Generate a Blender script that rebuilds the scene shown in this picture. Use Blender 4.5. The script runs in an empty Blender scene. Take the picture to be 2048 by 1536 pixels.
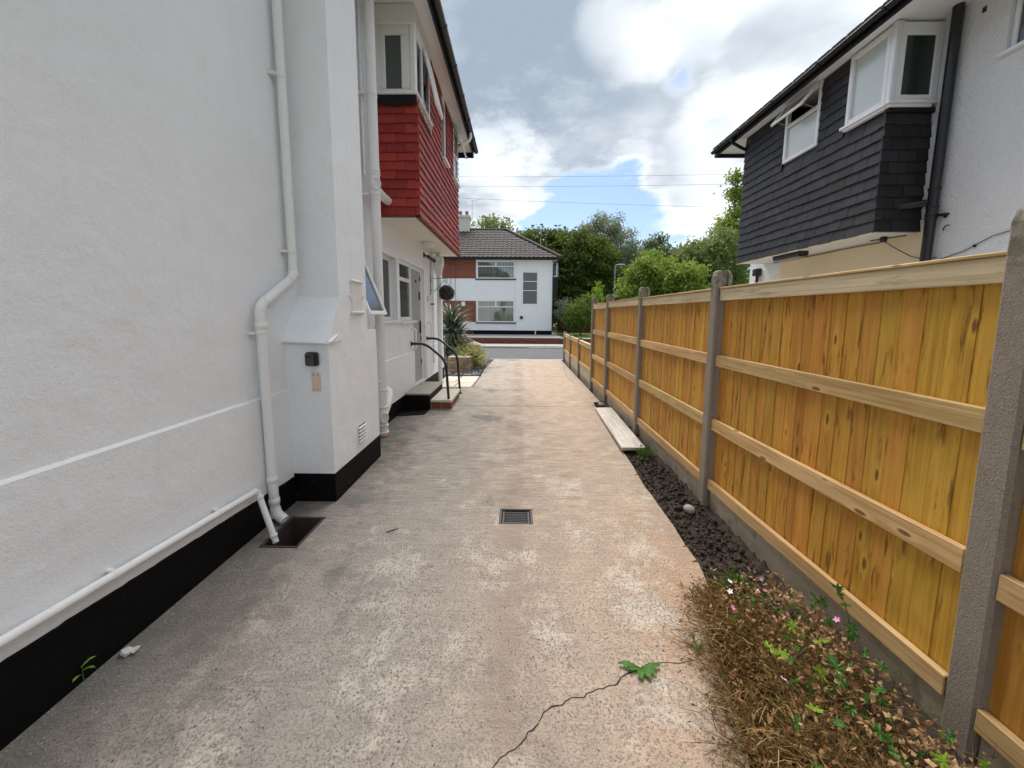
import bpy, bmesh, math, random
import numpy as np
from mathutils import Vector, Matrix, Euler, noise as mnoise

random.seed(11)
S = bpy.context.scene
COL = S.collection
R = math.radians

# ------------------------------------------------------------------ camera
cam_data = bpy.data.cameras.new('camera')
cam = bpy.data.objects.new('camera', cam_data)
COL.objects.link(cam)
cam_data.sensor_width = 36.0
cam_data.lens = 770.0 / 2048.0 * 36.0
cam_data.shift_y = -46.0 / 2048.0
cam_data.clip_start = 0.02
cam_data.clip_end = 3000.0
PITCH = math.atan(94 / 770.0)
YAW = math.atan(13 / 770.0)
ROLL = R(0.35)
cam.matrix_world = (Matrix.Translation((0, 0, 1.7)) @ Matrix.Rotation(YAW, 4, 'Z')
                    @ Matrix.Rotation(math.pi / 2 - PITCH, 4, 'X') @ Matrix.Rotation(ROLL, 4, 'Z'))
S.camera = cam

# ------------------------------------------------------------------ light
SUN_EL, SUN_AZ = 60.0, -8.0          # azimuth measured from +Y towards +X
sd = bpy.data.lights.new('sun', 'SUN')
sd.energy = 1.5
sd.angle = R(42)
sd.color = (1.0, 0.95, 0.88)
sun = bpy.data.objects.new('sun', sd)
COL.objects.link(sun)
sdir = Vector((math.cos(R(SUN_EL)) * math.sin(R(SUN_AZ)), math.cos(R(SUN_EL)) * math.cos(R(SUN_AZ)), math.sin(R(SUN_EL))))
sun.rotation_euler = sdir.to_track_quat('Z', 'Y').to_euler()
sun.location = (0, 0, 30)

S.view_settings.view_transform = 'Standard'
S.view_settings.look = 'None'
S.view_settings.gamma = 1.0
S.view_settings.exposure = 1.76
S.view_settings.use_curve_mapping = False
S.render.engine = 'CYCLES'
S.cycles.adaptive_threshold = 0.02
S.cycles.max_bounces = 6
S.cycles.diffuse_bounces = 3
S.cycles.glossy_bounces = 3
S.cycles.transmission_bounces = 3
S.cycles.transparent_max_bounces = 8
S.render.resolution_x, S.render.resolution_y = 1024, 768


class NT:
    """small helper round a node tree"""
    def __init__(self, tree):
        self.t = tree
        self.n = tree.nodes
        self.l = tree.links

    def node(self, kind, **kw):
        nd = self.n.new(kind)
        for k, v in kw.items():
            setattr(nd, k, v)
        return nd

    def link(self, a, b):
        self.l.new(a, b)

    def put(self, sock, val):
        if isinstance(val, bpy.types.NodeSocket):
            self.l.new(val, sock)
        elif val is not None:
            if hasattr(sock, 'default_value'):
                dv = sock.default_value
                if hasattr(dv, '__len__') and not hasattr(val, '__len__'):
                    val = (val,) * len(dv)
                elif hasattr(dv, '__len__') and len(dv) == 4 and len(val) == 3:
                    val = (*val, 1)
                sock.default_value = val

    def math(self, op, a, b=None, c=None, clamp=False):
        nd = self.node('ShaderNodeMath', operation=op, use_clamp=clamp)
        self.put(nd.inputs[0], a)
        if b is not None:
            self.put(nd.inputs[1], b)
        if c is not None:
            self.put(nd.inputs[2], c)
        return nd.outputs[0]

    def vmath(self, op, a, b=None):
        nd = self.node('ShaderNodeVectorMath', operation=op)
        self.put(nd.inputs[0], a)
        if b is not None:
            self.put(nd.inputs[1], b)
        return nd.outputs['Value'] if op in ('DOT_PRODUCT', 'LENGTH', 'DISTANCE') else nd.outputs[0]

    def step(self, v, lo, hi, a=0.0, b=1.0):
        nd = self.node('ShaderNodeMapRange', interpolation_type='SMOOTHSTEP')
        self.put(nd.inputs['Value'], v)
        nd.inputs['From Min'].default_value = lo
        nd.inputs['From Max'].default_value = hi
        nd.inputs['To Min'].default_value = a
        nd.inputs['To Max'].default_value = b
        return nd.outputs[0]

    def noise(self, vec, scale, detail=4.0, rough=0.55, dist=0.0):
        nd = self.node('ShaderNodeTexNoise')
        self.put(nd.inputs['Vector'], vec)
        nd.inputs['Scale'].default_value = scale
        nd.inputs['Detail'].default_value = detail
        nd.inputs['Roughness'].default_value = rough
        nd.inputs['Distortion'].default_value = dist
        return nd.outputs['Fac']

    def voronoi(self, vec, scale, feature='F1', out='Distance', rnd=1.0):
        nd = self.node('ShaderNodeTexVoronoi', feature=feature)
        self.put(nd.inputs['Vector'], vec)
        nd.inputs['Scale'].default_value = scale
        nd.inputs['Randomness'].default_value = rnd
        return nd.outputs[out]

    def mix(self, fac, a, b, blend='MIX'):
        nd = self.node('ShaderNodeMix', data_type='RGBA', blend_type=blend)
        self.put(nd.inputs[0], fac)
        self.put(nd.inputs[6], a)
        self.put(nd.inputs[7], b)
        return nd.outputs[2]

    def scale(self, vec, s):
        nd = self.node('ShaderNodeMapping')
        self.put(nd.inputs['Vector'], vec)
        nd.inputs['Scale'].default_value = s
        return nd.outputs[0]

    def xyz(self, vec):
        nd = self.node('ShaderNodeSeparateXYZ')
        self.put(nd.inputs[0], vec)
        return nd.outputs

    def comb(self, x, y, z):
        nd = self.node('ShaderNodeCombineXYZ')
        for s, v in zip(nd.inputs, (x, y, z)):
            self.put(s, v)
        return nd.outputs[0]


# ------------------------------------------------------------------ world: blue sky with broken cumulus
world = bpy.data.worlds.new('World')
S.world = world
world.use_nodes = True
W = NT(world.node_tree)
W.n.clear()
w_out = W.node('ShaderNodeOutputWorld')
w_bg = W.node('ShaderNodeBackground')
w_bg.inputs['Strength'].default_value = 0.10
sky = W.node('ShaderNodeTexSky', sky_type='NISHITA')
sky.sun_disc = False
sky.sun_elevation = R(SUN_EL)
sky.sun_rotation = R(SUN_AZ)
sky.air_density = 1.0
sky.dust_density = 1.2
sky.ozone_density = 1.0
tc = W.node('ShaderNodeTexCoord')
dvec = W.vmath('NORMALIZE', tc.outputs['Generated'])
dx, dy, dz = W.xyz(dvec)
zc = W.math('ADD', W.math('MAXIMUM', dz, 0.0), 0.16)
px = W.math('DIVIDE', dx, zc)
py = W.math('DIVIDE', dy, zc)
pvec = W.comb(px, py, 0.37)
n_big = W.noise(pvec, 1.6, 6.0, 0.63)
n_shade = W.noise(W.vmath('ADD', pvec, (3.1, 0.4, 0.0)), 1.25, 4.0, 0.5)


def pixel_dir(x, y):
    m = cam.matrix_world.to_3x3()
    return (m @ Vector(((x - 1024) / 770.0, -(y - 722) / 770.0, -1))).normalized()


wcol = W.comb(n_shade, n_big, W.math('SUBTRACT', W.math('ADD', n_big, 0.5), n_shade))
dwarp = W.vmath('NORMALIZE', W.vmath('ADD', dvec, W.vmath('MULTIPLY', W.vmath('SUBTRACT', wcol, (0.5, 0.5, 0.5)), (0.36, 0.10, 0.32))))


def banks(val, lst):
    for (bx_, by_), rad, wt in lst:
        ca = W.vmath('DOT_PRODUCT', dwarp, tuple(pixel_dir(bx_, by_)))
        val = W.math('ADD', val, W.step(ca, math.cos(R(rad)), 1.0, 0.0, wt))
    return val


# cloud banks and blue gaps standing in fixed directions of the sky: (direction, angular radius in degrees, weight)
cover = banks(W.math('ADD', n_big, 0.05), (((1130, 120), 21, 0.24), ((1480, 160), 15, 0.20), ((990, 405), 5.5, 0.22), ((1440, 385), 8, 0.24),
                      ((1170, 392), 8.0, -0.27), ((1345, 40), 5.5, -0.38), ((1325, 130), 2.6, -0.20), ((1110, 440), 8, -0.18), ((1235, 400), 7, -0.20), ((1080, 340), 4, -0.12)))
mask = W.step(cover, 0.36, 0.66)
shade = banks(n_shade, (((1120, 200), 16, 0.20), ((950, 120), 14, 0.16), ((1500, 130), 12, 0.12), ((1230, 60), 5, -0.20), ((1410, 210), 6, -0.20), ((1000, 330), 6, -0.14), ((1240, 300), 4, -0.10), ((1420, 330), 5, -0.1)))
thick = W.math('ADD', W.math('ADD', W.step(shade, 0.20, 0.78), W.math('MULTIPLY', W.math('SUBTRACT', n_big, 0.5), 0.9)), W.step(cover, 0.46, 0.76, -0.30, 0.05), clamp=True)
c_cloud = W.mix(thick, (3.9, 4.0, 4.1), (1.18, 1.44, 1.75))
c_sky = W.mix(1.0, sky.outputs[0], (0.43, 0.46, 0.50), 'MULTIPLY')
col = W.mix(mask, c_sky, c_cloud)
W.link(col, w_bg.inputs['Color'])
W.link(w_bg.outputs[0], w_out.inputs['Surface'])

# ------------------------------------------------------------------ materials
MATS = {}


def material(name, fn):
    m = bpy.data.materials.new(name)
    m.use_nodes = True
    t = NT(m.node_tree)
    bsdf = m.node_tree.nodes['Principled BSDF']
    t.bsdf = bsdf
    t.out = m.node_tree.nodes['Material Output']
    t.obj = t.node('ShaderNodeTexCoord').outputs['Object']
    fn(t)
    MATS[name] = m
    return m


def setp(t, color=None, rough=None, spec=None, metal=None):
    if color is not None:
        t.put(t.bsdf.inputs['Base Color'], color)
    if rough is not None:
        t.put(t.bsdf.inputs['Roughness'], rough)
    if spec is not None:
        t.put(t.bsdf.inputs['Specular IOR Level'], spec)
    if metal is not None:
        t.put(t.bsdf.inputs['Metallic'], metal)


def bump(t, height, dist=0.01, strength=1.0, normal=None):
    b = t.node('ShaderNodeBump')
    b.inputs['Distance'].default_value = dist
    b.inputs['Strength'].default_value = strength
    t.put(b.inputs['Height'], height)
    if normal is not None:
        t.link(normal, b.inputs['Normal'])
    t.link(b.outputs[0], t.bsdf.inputs['Normal'])
    return b.outputs[0]


def rnd_obj(t):
    return t.node('ShaderNodeObjectInfo').outputs['Random']


def simple(name, color, rough=0.5, spec=0.5, metal=0.0, var=0.12, nscale=6.0, bumpd=0.0, bscale=60.0):
    def fn(t):
        n = t.noise(t.obj, nscale, 5.0)
        dark = tuple(c * (1 - var) for c in color)
        lite = tuple(min(1, c * (1 + var)) for c in color)
        setp(t, t.mix(n, dark, lite), t.math('ADD', t.math('MULTIPLY', n, 0.15), rough - 0.07), spec, metal)
        if bumpd:
            bump(t, t.noise(t.obj, bscale, 4.0), bumpd)
    return material(name, fn)


def render_wall(name, base, coarse, dist, stain=(0.55, 0.58, 0.55), tool=1.0, stain_amt=0.4):
    def fn(t):
        big = t.noise(t.obj, 0.9, 5.0, 0.6)
        streak = t.noise(t.scale(t.obj, (3.0, 3.0, 0.45)), 1.6, 5.0, 0.6)
        fine = t.noise(t.obj, coarse, 3.0, 0.6)
        med = t.noise(t.scale(t.obj, (1, 1, tool)), coarse * 0.33, 4.0, 0.6)
        c = t.mix(t.step(big, 0.35, 0.7, 0.0, 0.5), base, tuple(b * 0.93 for b in base))
        c = t.mix(t.step(streak, 0.55, 0.85, 0.0, stain_amt), c, stain)
        grit = t.step(fine, 0.28, 0.46, 0.16, 0.0)
        c = t.mix(grit, c, (0.42, 0.42, 0.42))
        setp(t, c, 0.6, 0.35)
        h = t.math('ADD', t.math('MULTIPLY', fine, 0.55), t.math('MULTIPLY', med, 0.9))
        h = t.math('ADD', h, t.math('MULTIPLY', t.noise(t.obj, 3.2, 3.0, 0.5), 6.0 * 0.0042 / max(dist, 0.0042)))
        bump(t, h, dist)
    return material(name, fn)


render_wall('white_render', (0.85, 0.87, 0.89), 150.0, 0.0042, stain=(0.64, 0.66, 0.63))
render_wall('rough_white_render', (0.86, 0.87, 0.88), 55.0, 0.030, tool=1.8, stain_amt=0.15)
render_wall('smooth_white_render', (0.82, 0.84, 0.85), 60.0, 0.0015, stain_amt=0.15)
render_wall('cream_paint', (0.80, 0.68, 0.46), 80.0, 0.005, stain=(0.8, 0.75, 0.66), stain_amt=0.5)
render_wall('soffit_paint', (0.76, 0.74, 0.70), 60.0, 0.001, stain=(0.6, 0.55, 0.48))


def _plinth(t):
    br = t.node('ShaderNodeTexBrick')
    y, z = t.xyz(t.obj)[1], t.xyz(t.obj)[2]
    x = t.xyz(t.obj)[0]
    t.link(t.comb(t.math('ADD', y, x), z, 0.0), br.inputs['Vector'])
    br.inputs['Scale'].default_value = 1.0
    br.inputs['Brick Width'].default_value = 0.225
    br.inputs['Row Height'].default_value = 0.075
    br.inputs['Mortar Size'].default_value = 0.008
    n = t.noise(t.obj, 25.0, 5.0)
    scuff = t.step(t.noise(t.scale(t.obj, (1, 0.6, 1.4)), 5.0, 8.0, 0.7), 0.60, 0.8, 0.0, 0.16)
    setp(t, t.mix(scuff, (0.004, 0.004, 0.0043), (0.22, 0.21, 0.20)), 0.6, 0.12)
    h = t.math('ADD', t.math('MULTIPLY', br.outputs['Fac'], -0.5), t.math('MULTIPLY', n, 0.5))
    bump(t, h, 0.006)


material('black_paint', _plinth)


def _drive(t):
    x, y, z = t.xyz(t.obj)
    blot = t.noise(t.obj, 1.1, 5.0, 0.64)
    mid = t.noise(t.obj, 5.5, 5.0, 0.72)
    spk = t.noise(t.obj, 110.0, 4.0, 0.75)
    pal = t.noise(t.scale(t.obj, (1.0, 0.8, 1.0)), 1.9, 4.0, 0.64)
    brush = t.noise(t.scale(t.obj, (2.2, 38.0, 1.0)), 1.4, 5.0, 0.72)
    cm, cb = t.math('SUBTRACT', mid, 0.5), t.math('SUBTRACT', blot, 0.5)
    # cement matrix: grey-beige at the house side, buff on the fence side
    side = t.step(t.math('ADD', x, t.math('ADD', t.math('MULTIPLY', cm, 1.2), cb)), -0.9, 0.55)
    c = t.mix(side, (0.36, 0.318, 0.278), (0.42, 0.33, 0.258))
    # tamped strip with brown fines down the middle, broken up
    wob = t.math('ADD', t.math('ADD', x, 0.02), t.math('ADD', t.math('MULTIPLY', cm, 0.30), t.math('MULTIPLY', cb, 0.25)))
    strip = t.math('MULTIPLY', t.step(t.math('ABSOLUTE', wob), 0.0, 0.22, 0.5, 0.0), t.step(pal, 0.60, 0.44, 0.0, 1.0))
    c = t.mix(strip, c, (0.245, 0.185, 0.145))
    # orange clay washed out by the planting
    clay = t.math('MULTIPLY', t.step(t.math('ADD', t.math('ADD', x, t.math('MULTIPLY', y, -0.16)), t.math('MULTIPLY', cm, 0.8)), 0.10, 0.60, 0.0, 0.9), t.step(y, 4.2, 1.7))
    clay = t.math('MULTIPLY', clay, t.step(blot, 0.34, 0.58, 0.25, 1.0))
    c = t.mix(t.math('MULTIPLY', clay, 0.65), c, (0.40, 0.235, 0.13))
    # pale cement-rich patches and grey grime blotches
    pale = t.math('MULTIPLY', t.step(t.math('ADD', pal, t.math('MULTIPLY', cm, 0.25)), 0.50, 0.66, 0.0, 0.85), t.step(y, 5.5, 2.6, 0.2, 1.0))
    c = t.mix(pale, c, (0.52, 0.465, 0.395))
    gr = t.step(t.math('ADD', x, t.math('ADD', t.math('MULTIPLY', cb, 1.9), t.math('MULTIPLY', cm, 0.8))), -1.15, -1.9, 0.0, 0.75)
    c = t.mix(gr, c, (0.125, 0.115, 0.095))
    bl = t.math('MULTIPLY', t.step(t.math('ADD', blot, t.math('MULTIPLY', cm, 0.35)), 0.53, 0.68), t.step(x, 0.7, -0.4, 0.12, 0.8))
    c = t.mix(bl, c, (0.15, 0.147, 0.138))
    # crushed aggregate showing through the worn skin
    warp = t.vmath('ADD', t.obj, t.vmath('MULTIPLY', t.comb(mid, spk, 0.0), (0.035, 0.022, 0.0)))
    vor = t.node('ShaderNodeTexVoronoi', feature='F1')
    t.link(warp, vor.inputs['Vector'])
    vor.inputs['Scale'].default_value = 78.0
    vd = vor.outputs['Distance']
    hue = t.xyz(vor.outputs['Color'])
    peb = t.mix(hue[0], (0.13, 0.125, 0.125), (0.40, 0.375, 0.35))
    peb = t.mix(t.step(hue[1], 0.60, 0.8, 0.0, 0.6), peb, (0.34, 0.23, 0.19))
    wear = t.math('MULTIPLY', t.step(y, 6.5, 2.0, 0.22, 1.0), t.step(t.math('ADD', pal, cm), 0.26, 0.56, 0.35, 1.0))
    wear = t.math('MULTIPLY', wear, t.math('SUBTRACT', 1.0, strip))
    pm = t.math('MULTIPLY', t.math('MULTIPLY', t.step(vd, 0.58, 0.34), t.step(hue[2], 0.16, 0.30)), wear)
    c = t.mix(t.math('MULTIPLY', pm, 0.66), c, peb)
    pit = t.math('MULTIPLY', t.step(vd, 0.26, 0.16), t.step(hue[1], 0.07, 0.04))
    c = t.mix(t.math('MULTIPLY', pit, 0.9), c, (0.035, 0.03, 0.027))
    # fine sand grain, and transverse brush marks
    k = t.math('ADD', t.step(spk, 0.24, 0.78, 0.70, 1.30), t.math('MULTIPLY', cm, 0.8))
    bk = t.math('MULTIPLY', t.step(brush, 0.40, 0.66, 0.14, -0.32), t.step(y, 2.2, 4.6, 0.22, 1.0))
    k = t.math('MULTIPLY', k, t.math('ADD', bk, 1.04))
    c = t.mix(1.0, c, t.comb(k, k, k), 'MULTIPLY')
    setp(t, c, 0.88, 0.2)
    h = t.math('ADD', t.math('MULTIPLY', pm, 0.5), t.math('MULTIPLY', spk, 0.8))
    h = t.math('SUBTRACT', h, pit)
    h = t.math('ADD', h, t.math('MULTIPLY', bk, -1.2))
    bump(t, h, 0.006)


material('drive_concrete', _drive)


def _wood(light, dark, stain, stain_amt, name, along='Z', seed_scale=40.0, knots=True):
    def fn(t):
        r = rnd_obj(t)
        off = t.comb(t.math('MULTIPLY', r, seed_scale), t.math('MULTIPLY', r, seed_scale * 0.7), t.math('MULTIPLY', r, seed_scale * 1.3))
        v = t.vmath('ADD', t.obj, off)
        if along == 'Z':
            sv = lambda a, b: t.scale(v, (a, a, b))
        else:
            sv = lambda a, b: t.scale(v, (a, b, a))
        g = t.noise(sv(38.0, 1.1), 1.0, 4.0, 0.65, 0.8)
        g2 = t.noise(sv(150.0, 3.0), 1.0, 3.0, 0.6)
        drip = t.noise(sv(24.0, 3.6), 1.0, 5.0, 0.62)
        blotch = t.noise(sv(5.0, 1.5), 1.0, 4.0, 0.6)
        c = t.mix(t.step(g, 0.38, 0.62), light, dark)
        c = t.mix(t.step(g2, 0.45, 0.72, 0.0, 0.3), c, tuple(k * 0.7 for k in dark))
        c = t.mix(t.step(blotch, 0.4, 0.7, 0.0, 0.45), c, tuple(min(1, k * 1.22) for k in light))
        c = t.mix(t.step(drip, 0.555, 0.69, 0.0, stain_amt), c, stain)
        if knots:
            kv = t.voronoi(sv(10.0, 3.4), 1.0)
            kr = t.xyz(t.voronoi(sv(10.0, 3.4), 1.0, out='Color'))[0]
            k = t.math('MULTIPLY', t.step(kv, 0.14, 0.08), t.step(kr, 0.52, 0.56))
            halo = t.math('MULTIPLY', t.step(kv, 0.36, 0.12, 0.0, 0.45), t.step(kr, 0.52, 0.56))
            c = t.mix(halo, c, tuple(min(1, q * 1.25) for q in light))
            c = t.mix(t.math('MULTIPLY', k, 0.85), c, (0.13, 0.05, 0.02))
        val = t.math('ADD', t.math('MULTIPLY', r, 0.24), 0.86)
        hsv = t.node('ShaderNodeHueSaturation')
        t.link(val, hsv.inputs['Value'])
        t.link(t.math('ADD', t.math('MULTIPLY', t.math('FRACT', t.math('MULTIPLY', r, 7.31)), 0.022), 0.489), hsv.inputs['Hue'])
        t.link(c, hsv.inputs['Color'])
        setp(t, hsv.outputs[0], 0.62, 0.3)
        bump(t, t.math('ADD', g, t.math('MULTIPLY', g2, 0.5)), 0.002)
    return material(name, fn)


_wood((0.60, 0.325, 0.055), (0.48, 0.225, 0.030), (0.16, 0.060, 0.011), 0.85, 'fence_board_wood')
_wood((0.63, 0.435, 0.205), (0.48, 0.295, 0.115), (0.30, 0.185, 0.085), 0.40, 'fence_rail_wood', along='Y')
_wood((0.60, 0.49, 0.33), (0.47, 0.36, 0.215), (0.22, 0.19, 0.12), 0.55, 'weathered_rail_wood', along='Y')
_wood((0.56, 0.52, 0.47), (0.40, 0.36, 0.32), (0.25, 0.22, 0.19), 0.4, 'weathered_wood', along='Y', knots=False)
_wood((0.085, 0.022, 0.016), (0.06, 0.014, 0.010), (0.03, 0.01, 0.008), 0.4, 'dark_red_wood', knots=False)


def _post(t):
    n = t.noise(t.obj, 7.0, 6.0, 0.65)
    f = t.noise(t.obj, 130.0, 3.0, 0.6)
    vd = t.voronoi(t.obj, 150.0)
    vc = t.xyz(t.voronoi(t.obj, 150.0, out='Color'))[0]
    c = t.mix(n, (0.24, 0.20, 0.16), (0.36, 0.31, 0.255))
    c = t.mix(t.math('MULTIPLY', t.step(vd, 0.4, 0.25), t.step(vc, 0.74, 0.80, 0.0, 0.6)), c, (0.46, 0.42, 0.36))
    c = t.mix(t.math('MULTIPLY', t.step(vd, 0.4, 0.25), t.step(vc, 0.3, 0.24, 0.0, 0.6)), c, (0.13, 0.105, 0.085))
    z = t.xyz(t.obj)[2]
    lich = t.math('MULTIPLY', t.step(z, 1.75, 2.02), t.step(t.noise(t.obj, 22.0, 5.0), 0.42, 0.6, 0.0, 0.7))
    c = t.mix(lich, c, (0.10, 0.105, 0.06))
    setp(t, c, 0.9, 0.2)
    bump(t, t.math('ADD', f, t.math('MULTIPLY', vd, 0.6)), 0.0018)


material('post_concrete', _post)


def _gravel(t):
    n = t.noise(t.obj, 3.0, 6.0, 0.65)
    f = t.noise(t.obj, 90.0, 3.0, 0.6)
    z = t.xyz(t.obj)[2]
    c = t.mix(n, (0.47, 0.40, 0.30), (0.62, 0.54, 0.42))
    c = t.mix(t.step(t.noise(t.scale(t.obj, (1, 1, 0.5)), 16.0, 5.0), 0.52, 0.7, 0.0, 0.55), c, (0.18, 0.165, 0.12))
    splash = t.math('MULTIPLY', t.step(z, 0.16, 0.02), t.step(n, 0.3, 0.6, 0.15, 0.7))
    c = t.mix(splash, c, (0.19, 0.15, 0.11))
    setp(t, c, 0.9, 0.2)
    bump(t, f, 0.003)


material('gravel_board_concrete', _gravel)


def _tile(name, a, b, mossy, rough=0.55):
    def fn(t):
        r = rnd_obj(t)
        v = t.vmath('ADD', t.obj, t.comb(t.math('MULTIPLY', r, 31.0), t.math('MULTIPLY', r, 17.0), r))
        n = t.noise(v, 14.0, 6.0, 0.65)
        c = t.mix(n, a, b)
        c = t.mix(t.math('MULTIPLY', r, 0.75), c, tuple(k * 0.50 for k in a))
        c = t.mix(t.step(t.noise(v, 9.0, 6.0, 0.7), 0.62, 0.76, 0.0, 0.5), c, mossy)
        setp(t, c, rough, 0.35)
        bump(t, t.noise(v, 70.0, 4.0), 0.002)
    return material(name, fn)


_tile('red_tile', (0.33, 0.032, 0.025), (0.44, 0.056, 0.038), (0.14, 0.014, 0.012), 0.6)
_tile('black_tile', (0.017, 0.017, 0.019), (0.042, 0.042, 0.045), (0.065, 0.065, 0.067), 0.6)
simple('red_paint_board', (0.06, 0.008, 0.007), 0.7)
simple('mossy_tile', (0.16, 0.06, 0.02), 0.8, var=0.4, nscale=20)
simple('black_bitumen', (0.007, 0.007, 0.009), 0.55, spec=0.25, bumpd=0.004, bscale=25)
simple('upvc', (0.82, 0.82, 0.83), 0.32, var=0.03, nscale=3)
simple('aged_upvc', (0.76, 0.75, 0.73), 0.38, var=0.06, nscale=4)
render_wall('pipe_white', (0.80, 0.80, 0.79), 60.0, 0.0004, stain=(0.52, 0.50, 0.45), stain_amt=0.6)
simple('pipe_black', (0.012, 0.013, 0.015), 0.33, var=0.2)
simple('gutter_black', (0.007, 0.007, 0.007), 0.42, spec=0.3, var=0.2)
simple('brown_gutter', (0.030, 0.023, 0.018), 0.42, var=0.25)
simple('black_metal', (0.010, 0.010, 0.011), 0.35, var=0.2)
simple('grey_plastic', (0.05, 0.055, 0.06), 0.5)
simple('cast_iron', (0.055, 0.052, 0.052), 0.55, var=0.4, nscale=40, bumpd=0.002)
simple('rusty_frame', (0.040, 0.026, 0.022), 0.8, var=0.4, nscale=30)
simple('drain_dirt', (0.010, 0.008, 0.007), 0.9, var=0.5, nscale=40, bumpd=0.01, bscale=50)
simple('dead_leaf_litter', (0.10, 0.055, 0.03), 0.9, var=0.4, nscale=30)
simple('grey_door', (0.34, 0.35, 0.33), 0.42, var=0.04)
simple('brass', (0.30, 0.27, 0.22), 0.4, metal=0.8)
simple('step_stone', (0.30, 0.285, 0.235), 0.75, var=0.25, nscale=12, bumpd=0.002)
simple('paving_slab', (0.52, 0.49, 0.41), 0.8, var=0.12, nscale=9, bumpd=0.002)
simple('pale_paving', (0.62, 0.55, 0.44), 0.85, var=0.15, nscale=5, bumpd=0.003)
simple('mortar', (0.40, 0.36, 0.31), 0.9, nscale=30, bumpd=0.003)
_tile('brick_red', (0.30, 0.085, 0.045), (0.40, 0.13, 0.07), (0.20, 0.09, 0.06), 0.85)
_tile('brick_buff', (0.33, 0.24, 0.15), (0.42, 0.31, 0.20), (0.22, 0.20, 0.13), 0.9)
_tile('slate_chip', (0.10, 0.105, 0.115), (0.26, 0.265, 0.27), (0.20, 0.15, 0.13), 0.6)
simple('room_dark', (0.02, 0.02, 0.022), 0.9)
simple('blind_fabric', (0.74, 0.72, 0.67), 0.8, var=0.1, nscale=3)
simple('terracotta', (0.30, 0.11, 0.07), 0.85, var=0.25)
simple('kerb_stone', (0.37, 0.345, 0.32), 0.85, var=0.12, nscale=7, bumpd=0.003)
simple('pavement_grey', (0.36, 0.34, 0.32), 0.9, var=0.15, nscale=4, bumpd=0.003)
simple('galvanised', (0.38, 0.40, 0.41), 0.45, metal=0.4)
simple('bark', (0.07, 0.055, 0.042), 0.95, var=0.35, nscale=12, bumpd=0.02, bscale=18)
simple('wire_black', (0.012, 0.012, 0.013), 0.6)
simple('wire_grey', (0.10, 0.11, 0.12), 0.6)
simple('flower_pink', (0.80, 0.27, 0.50), 0.55, var=0.15, nscale=50)
simple('flower_white', (0.86, 0.78, 0.84), 0.55, var=0.05, nscale=50)
simple('flower_orange', (0.72, 0.10, 0.04), 0.55, var=0.2, nscale=50)
simple('paint_scar', (0.70, 0.54, 0.45), 0.8, var=0.2, nscale=30)
simple('pebble', (0.33, 0.29, 0.24), 0.8, var=0.2, nscale=20)
simple('rubble_white', (0.58, 0.56, 0.52), 0.85, var=0.25, nscale=30, bumpd=0.006, bscale=40)
simple('crack_dirt', (0.035, 0.027, 0.022), 0.95, var=0.4, nscale=60)


def _glass_obscure(name, c, rough):
    def fn(t):
        setp(t, c, rough, 0.6)
        bump(t, t.noise(t.obj, 2.0, 2.0), 0.004)
    return material(name, fn)


_glass_obscure('obscure_glass', (0.60, 0.66, 0.64), 0.16)
_glass_obscure('dark_glass', (0.030, 0.038, 0.038), 0.05)
_glass_obscure('grey_glass', (0.085, 0.095, 0.092), 0.12)


def _clear(t):
    mixn = t.node('ShaderNodeMixShader')
    tr = t.node('ShaderNodeBsdfTransparent')
    tr.inputs['Color'].default_value = (0.86, 0.90, 0.88, 1)
    gl = t.node('ShaderNodeBsdfGlossy')
    gl.inputs['Roughness'].default_value = 0.02
    fr = t.node('ShaderNodeFresnel')
    fr.inputs['IOR'].default_value = 1.55
    f = t.math('ADD', fr.outputs[0], 0.06)
    t.link(f, mixn.inputs[0])
    t.link(tr.outputs[0], mixn.inputs[1])
    t.link(gl.outputs[0], mixn.inputs[2])
    t.link(mixn.outputs[0], t.out.inputs['Surface'])


material('clear_glass', _clear)


def _farbrick(name, s=1.0):
    def fn(t):
        x, y, z = t.xyz(t.obj)
        br = t.node('ShaderNodeTexBrick')
        t.link(t.comb(t.math('ADD', x, y), z, 0.0), br.inputs['Vector'])
        br.inputs['Scale'].default_value = 1.0
        br.inputs['Brick Width'].default_value = 0.225
        br.inputs['Row Height'].default_value = 0.075
        br.inputs['Mortar Size'].default_value = 0.010
        br.inputs['Color1'].default_value = (0.30 * s, 0.075 * s, 0.042 * s, 1)
        br.inputs['Color2'].default_value = (0.20 * s, 0.050 * s, 0.034 * s, 1)
        br.inputs['Mortar'].default_value = (0.25 * s, 0.16 * s, 0.12 * s, 1)
        n = t.noise(t.obj, 1.3, 5.0, 0.6)
        setp(t, t.mix(t.step(n, 0.45, 0.75, 0.0, 0.5), br.outputs['Color'], (0.14 * s, 0.06 * s, 0.045 * s)), 0.9, 0.2)
        bump(t, br.outputs['Fac'], -0.006)
    return material(name, fn)


_farbrick('far_brick')
_farbrick('far_wall_brick', 0.62)


def _rooftile(t):
    n = t.noise(t.obj, 1.2, 6.0, 0.65)
    r = t.node('ShaderNodeNewGeometry').outputs['Random Per Island']
    c = t.mix(n, (0.048, 0.042, 0.040), (0.085, 0.075, 0.071))
    c = t.mix(t.math('MULTIPLY', r, 0.5), c, (0.045, 0.040, 0.038))
    setp(t, c, 0.75, 0.3)
    bump(t, t.noise(t.obj, 40.0, 3.0), 0.004)


material('roof_tile', _rooftile)


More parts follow.
